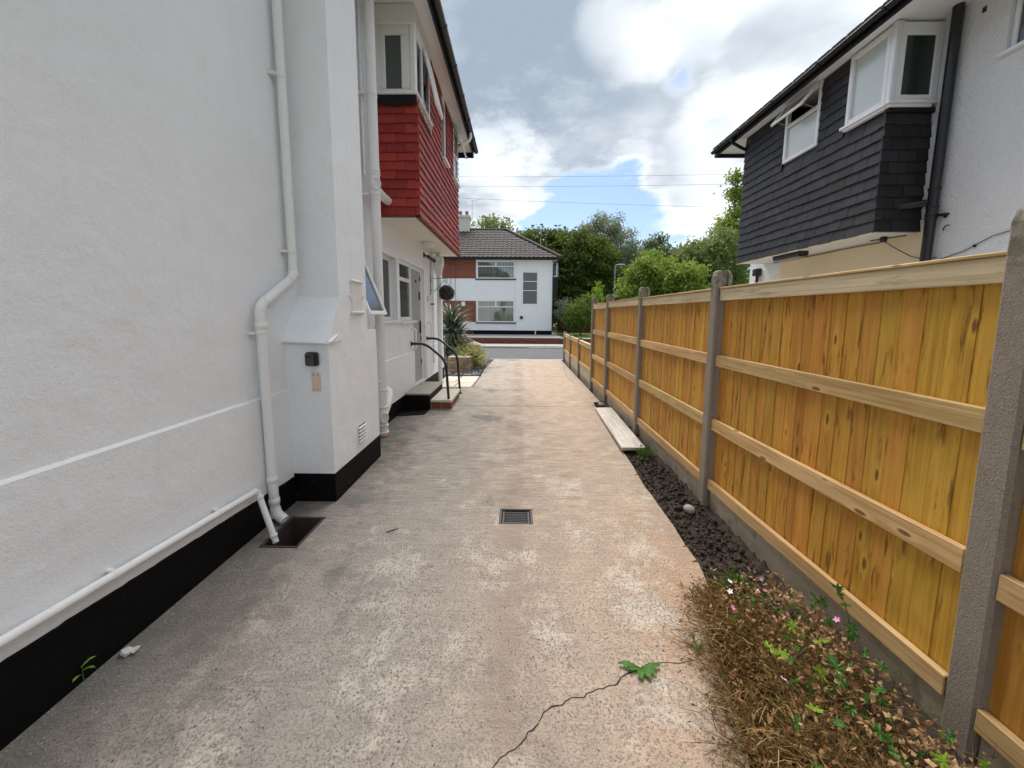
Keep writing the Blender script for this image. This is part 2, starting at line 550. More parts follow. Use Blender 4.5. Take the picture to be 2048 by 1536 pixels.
def _asphalt(t):
    n = t.noise(t.obj, 0.8, 6.0, 0.6)
    f = t.noise(t.obj, 160.0, 2.0)
    c = t.mix(n, (0.070, 0.075, 0.082), (0.105, 0.11, 0.117))
    c = t.mix(t.step(f, 0.5, 0.75, 0.0, 0.4), c, (0.17, 0.17, 0.17))
    setp(t, c, 0.8, 0.3)
    bump(t, f, 0.004)


material('asphalt', _asphalt)


def _grassmat(t):
    n = t.noise(t.obj, 0.6, 6.0, 0.7)
    f = t.noise(t.obj, 40.0, 4.0, 0.7)
    c = t.mix(n, (0.075, 0.13, 0.024), (0.15, 0.20, 0.045))
    c = t.mix(t.step(f, 0.4, 0.7, 0.0, 0.6), c, (0.05, 0.085, 0.018))
    setp(t, c, 0.9, 0.2)
    bump(t, f, 0.03)


material('grass_ground', _grassmat)


def _soil(t):
    n = t.noise(t.obj, 6.0, 6.0, 0.7)
    f = t.noise(t.obj, 60.0, 5.0, 0.7)
    c = t.mix(n, (0.030, 0.023, 0.018), (0.088, 0.067, 0.051))
    c = t.mix(t.step(f, 0.62, 0.72, 0.0, 0.8), c, (0.19, 0.155, 0.12))
    setp(t, c, 0.9, 0.25)
    bump(t, f, 0.012)


material('soil', _soil)


def leaf_mat(name, a, b, tip, trans=0.35, rough=0.55, patch=0.5):
    def fn(t):
        g = t.node('ShaderNodeNewGeometry').outputs['Random Per Island']
        n = t.noise(t.obj, patch, 4.0, 0.6)
        c = t.mix(g, a, b)
        c = t.mix(t.step(n, 0.42, 0.66, 0.0, 0.6), c, tip)
        setp(t, c, rough, 0.3)
        tr = t.node('ShaderNodeBsdfTranslucent')
        t.link(t.mix(0.5, c, tip), tr.inputs['Color'])
        mx = t.node('ShaderNodeMixShader')
        mx.inputs[0].default_value = trans
        t.link(t.bsdf.outputs[0], mx.inputs[1])
        t.link(tr.outputs[0], mx.inputs[2])
        t.link(mx.outputs[0], t.out.inputs['Surface'])
    return material(name, fn)


leaf_mat('leaf_dark', (0.036, 0.070, 0.016), (0.085, 0.135, 0.026), (0.18, 0.22, 0.034), 0.42)
leaf_mat('leaf_hedge', (0.070, 0.125, 0.022), (0.14, 0.22, 0.036), (0.21, 0.29, 0.045), 0.45)
leaf_mat('leaf_bright', (0.125, 0.19, 0.028), (0.21, 0.30, 0.045), (0.29, 0.38, 0.065), 0.5)
leaf_mat('leaf_willow', (0.15, 0.185, 0.115), (0.25, 0.29, 0.18), (0.30, 0.34, 0.21), 0.42)
leaf_mat('leaf_mid', (0.10, 0.15, 0.040), (0.17, 0.235, 0.065), (0.25, 0.31, 0.085), 0.45)
leaf_mat('leaf_far', (0.12, 0.155, 0.085), (0.19, 0.23, 0.125), (0.235, 0.28, 0.15), 0.42)
leaf_mat('leaf_cordyline', (0.030, 0.060, 0.028), (0.095, 0.140, 0.070), (0.15, 0.19, 0.10), 0.15, 0.35, 3.0)
leaf_mat('leaf_lavender', (0.30, 0.33, 0.10), (0.50, 0.51, 0.20), (0.60, 0.60, 0.30), 0.35, 0.6, 3.0)
leaf_mat('leaf_weed', (0.045, 0.14, 0.02), (0.085, 0.22, 0.035), (0.11, 0.26, 0.04), 0.3, 0.5, 8.0)
leaf_mat('leaf_lime', (0.16, 0.27, 0.02), (0.28, 0.42, 0.04), (0.36, 0.50, 0.06), 0.4, 0.5, 8.0)
leaf_mat('leaf_dry', (0.20, 0.10, 0.042), (0.48, 0.28, 0.135), (0.62, 0.42, 0.24), 0.25, 0.7, 6.0)
leaf_mat('stem_dry', (0.13, 0.060, 0.022), (0.32, 0.17, 0.060), (0.42, 0.27, 0.10), 0.15, 0.7, 4.0)
leaf_mat('stem_olive', (0.15, 0.14, 0.035), (0.30, 0.26, 0.07), (0.38, 0.31, 0.10), 0.2, 0.6, 4.0)
leaf_mat('stem_straw', (0.36, 0.24, 0.09), (0.52, 0.38, 0.16), (0.60, 0.46, 0.22), 0.15, 0.6, 4.0)
leaf_mat('topiary_leaf', (0.020, 0.018, 0.012), (0.075, 0.058, 0.036), (0.12, 0.10, 0.065), 0.1, 0.5, 20.0)


# ------------------------------------------------------------------ mesh building
class MB:
    def __init__(self):
        self.v = []
        self.f = []
        self.sm = []

    def add(self, verts, faces, smooth=False):
        o = len(self.v)
        self.v.extend(tuple(map(float, p)) for p in verts)
        for f in faces:
            self.f.append(tuple(i + o for i in f))
            self.sm.append(smooth)
        return self

    def box(self, x0, x1, y0, y1, z0, z1):
        if x0 > x1: x0, x1 = x1, x0
        if y0 > y1: y0, y1 = y1, y0
        if z0 > z1: z0, z1 = z1, z0
        v = [(x0, y0, z0), (x1, y0, z0), (x1, y1, z0), (x0, y1, z0), (x0, y0, z1), (x1, y0, z1), (x1, y1, z1), (x0, y1, z1)]
        return self.add(v, [(0, 3, 2, 1), (4, 5, 6, 7), (0, 1, 5, 4), (1, 2, 6, 5), (2, 3, 7, 6), (3, 0, 4, 7)])

    def cbox(self, x0, x1, y0, y1, z0, z1, c=0.006):
        """box with chamfered edges"""
        if x0 > x1: x0, x1 = x1, x0
        if y0 > y1: y0, y1 = y1, y0
        if z0 > z1: z0, z1 = z1, z0
        c = min(c, (x1 - x0) * .45, (y1 - y0) * .45, (z1 - z0) * .45)
        bm = bmesh.new()
        bmesh.ops.create_cube(bm, size=1.0)
        for q in bm.verts:
            q.co = Vector(((x0 + x1) / 2 + q.co.x * (x1 - x0), (y0 + y1) / 2 + q.co.y * (y1 - y0), (z0 + z1) / 2 + q.co.z * (z1 - z0)))
        bmesh.ops.bevel(bm, geom=bm.edges[:], offset=c, segments=1, affect='EDGES', profile=0.5)
        bm.verts.index_update()
        self.add([q.co[:] for q in bm.verts], [[q.index for q in f.verts] for f in bm.faces])
        bm.free()
        return self

    def hexa(self, p):
        """8 points: 4 bottom (ccw) then 4 top"""
        return self.add(p, [(0, 3, 2, 1), (4, 5, 6, 7), (0, 1, 5, 4), (1, 2, 6, 5), (2, 3, 7, 6), (3, 0, 4, 7)])

    def prism(self, poly, z0, z1):
        n = len(poly)
        v = [(x, y, z0) for x, y in poly] + [(x, y, z1) for x, y in poly]
        f = [tuple(range(n - 1, -1, -1)), tuple(range(n, 2 * n))]
        f += [(i, (i + 1) % n, n + (i + 1) % n, n + i) for i in range(n)]
        return self.add(v, f)

    def tube(self, pts, r, seg=10, caps=True, smooth=True):
        pts = [Vector(p) for p in pts]
        rr = r if hasattr(r, '__len__') else [r] * len(pts)
        t0 = (pts[1] - pts[0]).normalized()
        up = Vector((0, 0, 1)) if abs(t0.z) < 0.9 else Vector((1, 0, 0))
        n = t0.cross(up).normalized()
        rings = []
        for i, p in enumerate(pts):
            if i == 0:
                t = t0
            elif i == len(pts) - 1:
                t = (pts[i] - pts[i - 1]).normalized()
            else:
                t = ((pts[i + 1] - p).normalized() + (p - pts[i - 1]).normalized()).normalized()
            n = (n - t * n.dot(t)).normalized()
            b = t.cross(n)
            rings.append([p + (n * math.cos(a) + b * math.sin(a)) * rr[i] for a in (2 * math.pi * k / seg for k in range(seg))])
        v = [q for ring in rings for q in ring]
        f = []
        for i in range(len(pts) - 1):
            for k in range(seg):
                k2 = (k + 1) % seg
                f.append((i * seg + k, i * seg + k2, (i + 1) * seg + k2, (i + 1) * seg + k))
        self.add(v, f, smooth)
        if caps:
            self.add(rings[0], [tuple(range(seg - 1, -1, -1))])
            self.add(rings[-1], [tuple(range(seg))])
        return self

    def lathe(self, prof, centre, axis='Z', seg=20, smooth=True):
        c = Vector(centre)
        v = []
        for r, h in prof:
            for k in range(seg):
                a = 2 * math.pi * k / seg
                p = (r * math.cos(a), r * math.sin(a), h)
                if axis == 'X': p = (p[2], p[0], p[1])
                elif axis == 'Y': p = (p[1], p[2], p[0])
                v.append(c + Vector(p))
        f = []
        for i in range(len(prof) - 1):
            for k in range(seg):
                k2 = (k + 1) % seg
                f.append((i * seg + k, i * seg + k2, (i + 1) * seg + k2, (i + 1) * seg + k))
        self.add(v, f, smooth)
        return self

    def mesh(self, name):
        me = bpy.data.meshes.new(name)
        me.from_pydata(self.v, [], self.f)
        if any(self.sm):
            me.polygons.foreach_set('use_smooth', self.sm)
        me.update()
        return me


def tag(o, label=None, cat=None, group=None, kind=None):
    if label: o['label'] = label
    if cat: o['category'] = cat
    if group: o['group'] = group
    if kind: o['kind'] = kind
    return o


def mk(name, geo, mat, parent=None, label=None, cat=None, group=None, kind=None, loc=None, rot=None, world=True):
    """link one mesh object. With a parent and world=True the geometry is in scene coordinates."""
    me = geo.mesh(name) if isinstance(geo, MB) else geo
    if mat is not None and not me.materials:
        me.materials.append(MATS[mat])
    o = bpy.data.objects.new(name, me)
    COL.objects.link(o)
    if loc is not None: o.location = loc
    if rot is not None: o.rotation_euler = rot
    if parent is not None:
        o.parent = parent
        if world:
            base = Vector((0, 0, 0))
            q = parent
            while q is not None:
                base += q.location
                q = q.parent
            o.location = Vector(o.location) - base
    return tag(o, label, cat, group, kind)


def empty(name, loc, label=None, cat=None, group=None, kind=None):
    o = bpy.data.objects.new(name, None)
    o.empty_display_size = 0.2
    o.location = loc
    COL.objects.link(o)
    return tag(o, label, cat, group, kind)


def grid_wall(us, vs, holes, mapper, d0, d1):
    """slab between depths d0 and d1 cut by rectangular holes (u0,u1,v0,v1); mapper(u,v,d)->xyz"""
    us = sorted(set(us) | {h[0] for h in holes} | {h[1] for h in holes})
    vs = sorted(set(vs) | {h[2] for h in holes} | {h[3] for h in holes})
    nu, nv = len(us) - 1, len(vs) - 1

    def solid(i, j):
        if i < 0 or j < 0 or i >= nu or j >= nv: return False
        cu, cv = (us[i] + us[i + 1]) / 2, (vs[j] + vs[j + 1]) / 2
        return not any(h[0] < cu < h[1] and h[2] < cv < h[3] for h in holes)
    m = MB()
    idx = {}

    def vert(i, j, k):
        if (i, j, k) not in idx:
            idx[(i, j, k)] = len(m.v)
            m.v.append(tuple(mapper(us[i], vs[j], (d0, d1)[k])))
        return idx[(i, j, k)]

    def face(*q):
        m.f.append(tuple(vert(*a) for a in q))
        m.sm.append(False)
    for i in range(nu):
        for j in range(nv):
            if not solid(i, j): continue
            face((i, j, 1), (i + 1, j, 1), (i + 1, j + 1, 1), (i, j + 1, 1))
            face((i, j, 0), (i, j + 1, 0), (i + 1, j + 1, 0), (i + 1, j, 0))
            if not solid(i - 1, j): face((i, j, 0), (i, j, 1), (i, j + 1, 1), (i, j + 1, 0))
            if not solid(i + 1, j): face((i + 1, j, 0), (i + 1, j + 1, 0), (i + 1, j + 1, 1), (i + 1, j, 1))
            if not solid(i, j - 1): face((i, j, 0), (i + 1, j, 0), (i + 1, j, 1), (i, j, 1))
            if not solid(i, j + 1): face((i, j + 1, 0), (i, j + 1, 1), (i + 1, j + 1, 1), (i + 1, j + 1, 0))
    return m


def basis(origin, u, n):
    """matrix with local x=u, y=n (outward), z=up"""
    u, n = Vector(u), Vector(n)
    z = Vector((0, 0, 1))
    m = Matrix.Identity(4)
    for i in range(3):
        m[i][0], m[i][1], m[i][2], m[i][3] = u[i], n[i], z[i], origin[i]
    return m


def frame_mb(w, h, bars_v=(), bars_h=(), fw=0.055, d=0.06, c=0.008):
    m = MB()
    m.cbox(0, fw, 0, d, 0, h, c)
    m.cbox(w - fw, w, 0, d, 0, h, c)
    m.cbox(fw - .001, w - fw + .001, 0.002, d - .002, 0, fw, c)
    m.cbox(fw - .001, w - fw + .001, 0.002, d - .002, h - fw, h, c)
    for x in bars_v:
        m.cbox(x - fw * .5, x + fw * .5, 0.003, d - .003, fw - .001, h - fw + .001, c)
    for z in bars_h:
        m.cbox(fw - .001, w - fw + .001, 0.003, d - .003, z - fw * .5, z + fw * .5, c)
    return m


def window(parent, origin, u, n, w, h, bars_v=(), bars_h=(), glass='dark_glass', frame='upvc', fw=0.055, d=0.06, sill=None, label=None, panes=None):
    """a fixed window: object 'window' (the frame) with 'pane' and 'sill' children; local x runs along u"""
    o = mk('window', frame_mb(w, h, bars_v, bars_h, fw, d), frame, None, label)
    o.parent = parent
    base = Vector(parent.location)
    o.matrix_local = basis(Vector(origin) - base, u, n)
    if panes is None:
        panes = [(0, w, 0, h)]
    for (a, b, e, g) in panes:
        p = mk('pane', MB().box(a + fw * .8, b - fw * .8, d * .35, d * .5, e + fw * .8, g - fw * .8), glass)
        p.parent = o
    if sill:
        s = mk('sill', MB().cbox(-0.05, w + 0.05, -0.02, sill, -0.045, -0.001, 0.008), frame)
        s.parent = o
    return o


# ================================================================== THE SETTING
mk('ground', MB().add([(-900, -900, -0.45), (900, -900, -0.45), (900, 900, -0.45), (-900, 900, -0.45)], [(0, 1, 2, 3)]), 'grass_ground', kind='structure')

# driveway: a bedding layer, and four cast slabs with open joints between them
DR_L = [(-2.02, -3.5), (-2.02, 6.0), (-2.02, 8.75), (-1.08, 8.80), (-1.05, 9.3), (-1.03, 10.4), (-1.05, 11.6), (-1.01, 12.8), (-0.93, 14.0), (-0.90, 14.5)]
DR_R = [(0.80, -3.5), (0.80, 1.0), (0.89, 1.28), (1.06, 1.83), (1.20, 2.2), (1.26, 2.5), (1.27, 3.5), (1.33, 4.9), (1.43, 6.9), (1.46, 7.35), (1.61, 7.45), (1.61, 9.9), (1.60, 14.5)]


def edge_x(pl, y):
    for (x0, y0), (x1, y1) in zip(pl, pl[1:]):
        if y0 <= y <= y1:
            return x0 + (x1 - x0) * (y - y0) / max(1e-6, y1 - y0)
    return pl[-1][0]


def drive_poly(y0, y1, ragged=True):
    rs = sorted({y0, y1} | {p[1] for p in DR_R if y0 < p[1] < y1} | ({y0 + (y1 - y0) * k / 60 for k in range(1, 60)} if ragged else set()))
    ls = sorted({y0, y1} | {p[1] for p in DR_L if y0 < p[1] < y1} | ({y0 + (y1 - y0) * k / 24 for k in range(1, 24)} if ragged else set()))
    jit = lambda y, s: (mnoise.noise(Vector((s, y * 7.0, 0))) * 0.012 + mnoise.noise(Vector((s, y * 1.7, 3))) * 0.012)
    return [(edge_x(DR_R, y) + (jit(y, 5) if y < 7.3 else 0.2 * jit(y, 9)), y) for y in rs] + [(edge_x(DR_L, y), y) for y in reversed(ls)]


drive = mk('driveway', MB().prism(drive_poly(-3.5, 14.5, False), -0.44, -0.40), 'crack_dirt', kind='structure')
GULLY = (-1.888, -1.600, 2.585, 3.015)      # open gully by the wall
GRATE = (-0.150, 0.130, 2.955, 3.205)       # drain grating


def slab(y0, y1, holes=()):
    bm = bmesh.new()
    poly = drive_poly(y0, y1)
    m = MB().prism(poly, -0.20, 0.0)
    me = m.mesh('concrete_slab')
    if holes:
        hm = MB()
        for a, b, c, d in holes:
            hm.box(a, b, c, d, -0.3, 0.1)
        cut = bpy.data.objects.new('cutter', hm.mesh('cutter'))
        COL.objects.link(cut)
        o = bpy.data.objects.new('tmp', me)
        COL.objects.link(o)
        md = o.modifiers.new('b', 'BOOLEAN')
        md.operation = 'DIFFERENCE'
        md.object = cut
        md.solver = 'EXACT'
        dg = bpy.context.evaluated_depsgraph_get()
        me = bpy.data.meshes.new_from_object(o.evaluated_get(dg))
        bpy.data.objects.remove(o)
        bpy.data.objects.remove(cut)
    me.name = 'concrete_slab'
    bm.free()
    return mk('concrete_slab', me, 'drive_concrete', drive)


slab(-3.5, 6.985, (GULLY, GRATE))
slab(7.0, 10.47)
slab(10.482, 14.5)
# dirt-filled joint at the fence side and the long wandering crack
ck = [(-0.13, 1.20), (-0.06, 1.285), (0.019, 1.334), (0.055, 1.38), (0.092, 1.411), (0.12, 1.46), (0.15, 1.484), (0.21, 1.500), (0.245, 1.53), (0.30, 1.532), (0.345, 1.56),
      (0.41, 1.581), (0.47, 1.60), (0.50, 1.635), (0.546, 1.659), (0.62, 1.672), (0.68, 1.71), (0.734, 1.716), (0.80, 1.712), (0.889, 1.734), (0.94, 1.735), (0.985, 1.779), (1.03, 1.80)]


def ribbon(path, w, z=0.0015, seed=1.0):
    pts = []
    for (x0, y0), (x1, y1) in zip(path, path[1:]):
        n = max(2, int(math.hypot(x1 - x0, y1 - y0) / 0.008))
        for k in range(n):
            s = k / n
            pts.append((x0 + (x1 - x0) * s, y0 + (y1 - y0) * s))
    pts.append(path[-1])
    v, f = [], []
    for i, (x, y) in enumerate(pts):
        jx = mnoise.noise(Vector((i * 0.31, seed, 0))) * 0.006
        jy = mnoise.noise(Vector((i * 0.31, seed, 7))) * 0.006
        ww = w * (0.55 + 0.9 * abs(mnoise.noise(Vector((i * 0.13, seed, 3))))) * min(1, 0.2 + (len(pts) - i) / 60)
        j = min(i, len(pts) - 2)
        tx, ty = pts[j + 1][0] - pts[j][0], pts[j + 1][1] - pts[j][1]
        L = math.hypot(tx, ty) or 1
        nx, ny = -ty / L, tx / L
        v += [(x + jx + nx * ww, y + jy + ny * ww, z), (x + jx - nx * ww, y + jy - ny * ww, z)]
    f = [(2 * i, 2 * i + 1, 2 * i + 3, 2 * i + 2) for i in range(len(pts) - 1)]
    return MB().add(v, f)


mk('crack', ribbon(ck, 0.0034), 'crack_dirt', drive)
mk('crack', ribbon([(1.40, 9.3), (1.36, 10.0), (1.33, 10.4), (1.40, 11.4), (1.47, 12.6)], 0.007, seed=4), 'crack_dirt', drive)

# pale stone paving and slate chippings in the front garden
cp = mk('crazy_paving', MB().prism([(-2.0, 8.77), (-1.10, 8.82), (-1.06, 10.40), (-2.0, 10.35)], -0.06, -0.018), 'mortar', kind='structure')
for poly in ([(-1.98, 8.80), (-1.52, 8.82), (-1.50, 9.42), (-1.95, 9.50)], [(-1.48, 8.83), (-1.12, 8.85), (-1.09, 9.38), (-1.46, 9.42)],
             [(-1.95, 9.54), (-1.60, 9.48), (-1.56, 10.32), (-1.97, 10.33)], [(-1.56, 9.47), (-1.09, 9.42), (-1.08, 9.95), (-1.54, 9.98)],
             [(-1.53, 10.02), (-1.08, 9.99), (-1.07, 10.38), (-1.52, 10.34)]):
    mk('paving_stone', MB().prism(poly, -0.03, 0.004), 'pale_paving', cp)
gb = mk('garden_bed', MB().prism([(-6.5, 10.36), (-1.06, 10.42), (-1.07, 11.6), (-1.03, 12.8), (-0.95, 14.0), (-0.92, 14.48), (-6.5, 14.48)], -0.055, -0.012), 'soil', kind='structure')
rnd = random.Random(5)
ch = MB()
for i in range(1500):
    y = rnd.uniform(10.4, 14.42)
    x = rnd.uniform(-3.0, -1.10) if rnd.random() < 0.8 else rnd.uniform(-1.7, -1.1)
    if -2.05 < x < -1.40 and 11.0 < y < 12.3 or (-1.85 < x < -1.35 and 13.55 < y < 14.05): continue
    if x > edge_x(DR_L, y) - 0.06: continue
    a, L, w, t_ = rnd.uniform(0, 3.14), rnd.uniform(.03, .075), rnd.uniform(.02, .045), rnd.uniform(.006, .014)
    mt = Matrix.Translation((x, y, 0.0 + rnd.uniform(0, .022))) @ Euler((rnd.gauss(0, .28), rnd.gauss(0, .28), a)).to_matrix().to_4x4()
    k = rnd.uniform(.3, .9)
    top = [(-L, -w * k), (L * .6, -w), (L, w * .3), (-L * .4, w)]
    ch.hexa([mt @ Vector((p[0], p[1], -t_)) for p in top] + [mt @ Vector((p[0] * .92, p[1] * .92, t_)) for p in top])
mk('slate_chippings', ch, 'slate_chip', label='grey slate chippings in the bed beside the driveway end', cat='chippings', kind='stuff')

mk('neighbour_drive', MB().prism([(1.80, -6), (6.13, -6), (6.13, 14.5), (1.80, 14.5)], -.44, -.03), 'pavement_grey', kind='structure')
# road, kerbs, far pavement
road = mk('road', MB().prism([(-80, 14.72), (80, 14.72), (80, 19.72), (-80, 19.72)], -0.10, -0.045), 'asphalt', kind='structure')
nk = mk('near_kerb', MB().prism([(-80, 14.512), (80, 14.512), (80, 14.565), (-80, 14.565)], -0.10, -0.01), 'pavement_grey', kind='structure')
for i in range(-8, 10):
    mk('kerb_stone', MB().cbox(i * .92 - .455, i * .92 + .455, 14.57, 14.70, -.10, -.012, .01), 'kerb_stone', nk)
fp = mk('pavement', MB().prism([(-80, 19.90), (80, 19.90), (80, 21.42), (-80, 21.42)], -0.10, 0.045), 'pavement_grey', kind='structure')
for i in range(-12, 14):
    drop = 0.045 if i >= 1 else 0.0
    mk('kerb_stone', MB().cbox(i * .92 - .455, i * .92 + .455, 19.73, 19.895, -.10, .055 - drop, .015), 'kerb_stone', fp)
for i in range(-11, 12):
    for j in range(2):
        mk('paving_flag', MB().cbox(i * .92 - .452, i * .92 + .452, 19.92 + j * .74, 19.92 + j * .74 + .73, 0.02, .056, .006), 'kerb_stone', fp)
mk('front_garden', MB().prism([(-40, 21.66), (2.6, 21.66), (2.6, 34), (-40, 34)], -0.1, 0.33), 'pavement_grey', kind='structure')
mk('lawn', MB().prism([(2.62, 21.66), (60, 21.66), (60, 75), (2.62, 75)], -0.1, 0.34), 'grass_ground', kind='structure')

# soil strip along the fence
rnd = random.Random(3)


def soil_h(x, y):
    p = Vector((x, y, 0))
    return -0.035 + 0.035 * mnoise.noise(p * 5) + 0.034 * mnoise.noise(p * 17) + 0.024 * mnoise.noise(p * 36) + 0.03 * max(0, min(1, (x - 1.3) / 0.3))


bed = MB()
NY, NX = 420, 34
vv = []
for j in range(NY + 1):
    y = -0.6 + (7.42 + 0.6) * j / NY
    xl, xr = edge_x(DR_R, y) - 0.05, 1.76
    for i in range(NX + 1):
        x = xl + (xr - xl) * i / NX
        vv.append((x, y, soil_h(x, y)))
bed.add(vv, [(j * (NX + 1) + i, j * (NX + 1) + i + 1, (j + 1) * (NX + 1) + i + 1, (j + 1) * (NX + 1) + i) for j in range(NY) for i in range(NX)], True)
mk('soil_bed', bed, 'soil', kind='structure')
cl = MB()
ico = bmesh.new()
bmesh.ops.create_icosphere(ico, subdivisions=1, radius=1.0)
ico.verts.index_update()
ICO_V = [q.co.copy() for q in ico.verts]
ICO_F = [tuple(q.index for q in f.verts) for f in ico.faces]
ico.free()


def lump(m, c, r, rn, flat=0.75):
    rot = Euler((rn.uniform(0, 6), rn.uniform(0, 6), rn.uniform(0, 6))).to_matrix()
    m.add([Vector(c) + Vector((q.x, q.y, q.z * flat)) * r for q in (rot @ (p * rn.uniform(.7, 1.25)) for p in ICO_V)], ICO_F, False)


for i in range(5200):
    y = rnd.uniform(1.9, 7.3)
    x = rnd.uniform(edge_x(DR_R, y) + 0.02, 1.64)
    r = min(0.024, 0.004 + rnd.expovariate(1 / 0.0055))
    lump(cl, (x, y, soil_h(x, y) + r * .45), r, rnd, .9)
mk('soil_clods', cl, 'soil', label='dark crumbly soil clods along the foot of the fence', cat='soil', kind='stuff')

# ================================================================== FENCE
TF = empty('timber_fence', (1.70, 4.1, 0), 'tall timber panel fence with concrete posts along the right of the drive', 'fence')
LF = empty('low_fence', (1.70, 11.5, 0), 'low timber panel fence section stepping down beside the road', 'fence')
TF.rotation_euler.y = -0.003
LF.rotation_euler.y = -0.004
FX = 1.655            # face of the posts towards the drive
TALL = [1.355, 3.335, 5.375, 7.345, 8.80]
LOW = [10.70, 12.55, 14.20]


def post_mesh(h):
    """concrete slotted post: chamfered head, panel slots in both sides"""
    w, d, s = 0.054, 0.125, 0.026
    y0, y1 = -w, w
    prof = [(0, y0 + .012), (.012, y0), (.045, y0), (.045, y0 + s), (.095, y0 + s), (.095, y0), (d, y0), (d, y1), (.095, y1), (.095, y1 - s), (.045, y1 - s), (.045, y1), (.012, y1), (0, y1 - .012)]
    n = len(prof)
    rings = []
    for z, k in ((-0.25, 0), (0.3, 0), (h * .5, 0), (h - .05, 0), (h - .012, .012), (h, .026)):
        rings.append([(min(max(x, k), d - k), min(max(y, y0 + k), y1 - k), z) for x, y in prof])
    v = [p for r_ in rings for p in r_]
    f = []
    for i in range(len(rings) - 1):
        for k in range(n):
            f.append((i * n + k, (i + 1) * n + k, (i + 1) * n + (k + 1) % n, i * n + (k + 1) % n))
    f.append(tuple(range((len(rings) - 1) * n, len(rings) * n))[::-1])
    return MB().add(v, f).mesh('fence_post')


pt, pl = post_mesh(2.075), post_mesh(1.07)
post_labels = ['tall concrete fence post nearest the camera at the right edge', 'second concrete fence post, beyond the nearest full timber panel', 'third tall concrete fence post, beside the near end of the loose plank',
               'fourth tall concrete fence post, beyond the far end of the loose plank', 'last tall concrete post where the fence drops to its low section',
               'first low concrete post after the tall fence', 'second low concrete post, middle of the low fence', 'end low concrete post of the fence beside the road']
for i, (y, lab) in enumerate(zip(TALL + LOW, post_labels)):
    o = mk('post', pt if i < 5 else pl, 'post_concrete', TF if i < 5 else LF, loc=(FX + rnd.uniform(-.006, .006) + (.070 if i == 0 else 0), y, 0))
    o.rotation_euler = (rnd.uniform(-.004, .004), -.013 if i == 0 else 0, rnd.uniform(-.02, .02))

board_cache = {}


def board_mesh(h):
    key = round(h, 3)
    if key not in board_cache:
        # feather-edged: thick at one side, thin at the other
        w = .118
        v = [(0, 0, 0), (0.015, 0, 0), (0.006, w, 0), (0, w, 0), (0, 0, h), (0.015, 0, h), (0.006, w, h), (0, w, h)]
        me = MB().hexa(v).mesh('board')
        me.materials.append(MATS['fence_board_wood'])
        board_cache[key] = me
    return board_cache[key]


def fence_panel(y0, y1, z0, z1, rails, label, prng):
    own = TF if y0 < 8.8 else LF
    t = empty('panel', Vector((FX + .055, y0, z0)) - own.location)
    t.parent = own
    if y0 < 3:
        t.location.x += .045
        if y0 > 0: t.rotation_euler.z = .0235
    n = max(3, round((y1 - y0 - .02) / .0985))
    st = (y1 - y0 - .12) / (n - 1)
    me = board_mesh(z1 - z0 - .02)
    for k in range(n):
        b = bpy.data.objects.new('board', me)
        COL.objects.link(b)
        b.parent = t
        b.location = (0.003 + prng.uniform(0, .003), k * st, prng.uniform(-.004, .003))
        b.rotation_euler = (prng.uniform(-.002, .002), 0, -R(1.3) + prng.uniform(-.010, .010))
    for i, (a, b_) in enumerate(rails):
        top = i == 0
        m = MB().cbox(-.034, -.001, 0, y1 - y0, a - z0, b_ - z0, .003)
        rl = mk('rail', m, 'weathered_rail_wood' if top else 'fence_rail_wood', t, world=False)
        if top:
            cp_ = mk('capping', MB().cbox(-.040, .030, 0, y1 - y0, b_ - z0 + .001, b_ - z0 + .016, .003), 'fence_rail_wood', t, world=False)
    return t


def gravel_board(y0, y1, h, label):
    m = MB().cbox(FX + .050, FX + .090, y0, y1, -0.16, h, .005)
    if y0 < 3:
        m.v = [(x + (.045 if y0 < 0 else .045 * (y1 - y) / (y1 - y0)), y, z) for x, y, z in m.v]
    mk('gravel_board', m, 'gravel_board_concrete', TF if y0 < 8.8 else LF)


RT = [(1.820, 1.915), (1.270, 1.365), (0.712, 0.812), (0.178, 0.268)]
bays = [(-0.58, 1.300, 'timber fence panel at the bottom right corner, behind the nearest post'), (1.412, 3.278, 'largest timber fence panel, between the two nearest concrete posts'),
        (3.392, 5.318, 'tall timber fence panel beside the bare soil, second full panel'), (5.432, 7.288, 'tall timber fence panel behind the loose plank, third full panel'),
        (7.402, 8.744, 'narrow tall timber panel, last before the low fence')]
gl_ = ['concrete gravel board at the bottom right corner behind the nearest post', 'concrete gravel board under the largest fence panel by the dried plants', 'concrete gravel board beside the bare soil under the second full panel',
       'concrete gravel board behind the loose plank', 'concrete gravel board under the narrow last tall panel']
prng = random.Random(21)
for i, ((a, b, lab), gl) in enumerate(zip(bays, gl_)):
    dz_ = (-0.02, 0, 0.0, 0.01, 0.0)[i]
    fence_panel(a, b, 0.172 + dz_, 1.915 + dz_, [(p + dz_, q + dz_) for p, q in RT], lab, prng)
    gravel_board(a, b, 0.170 + dz_, gl)
lows = [(8.857, 10.643, 'first low timber fence panel next to the tall fence'), (10.757, 12.493, 'middle low timber fence panel'), (12.607, 14.143, 'last low timber fence panel nearest the road')]
for (a, b, lab), gl in zip(lows, ('concrete gravel board under the first low panel', 'concrete gravel board under the middle low panel', 'concrete gravel board under the low panel by the road')):
    fence_panel(a, b, 0.342, 0.985, [(0.890, 0.985), (0.345, 0.430)], lab, prng)
    gravel_board(a, b, 0.340, gl)

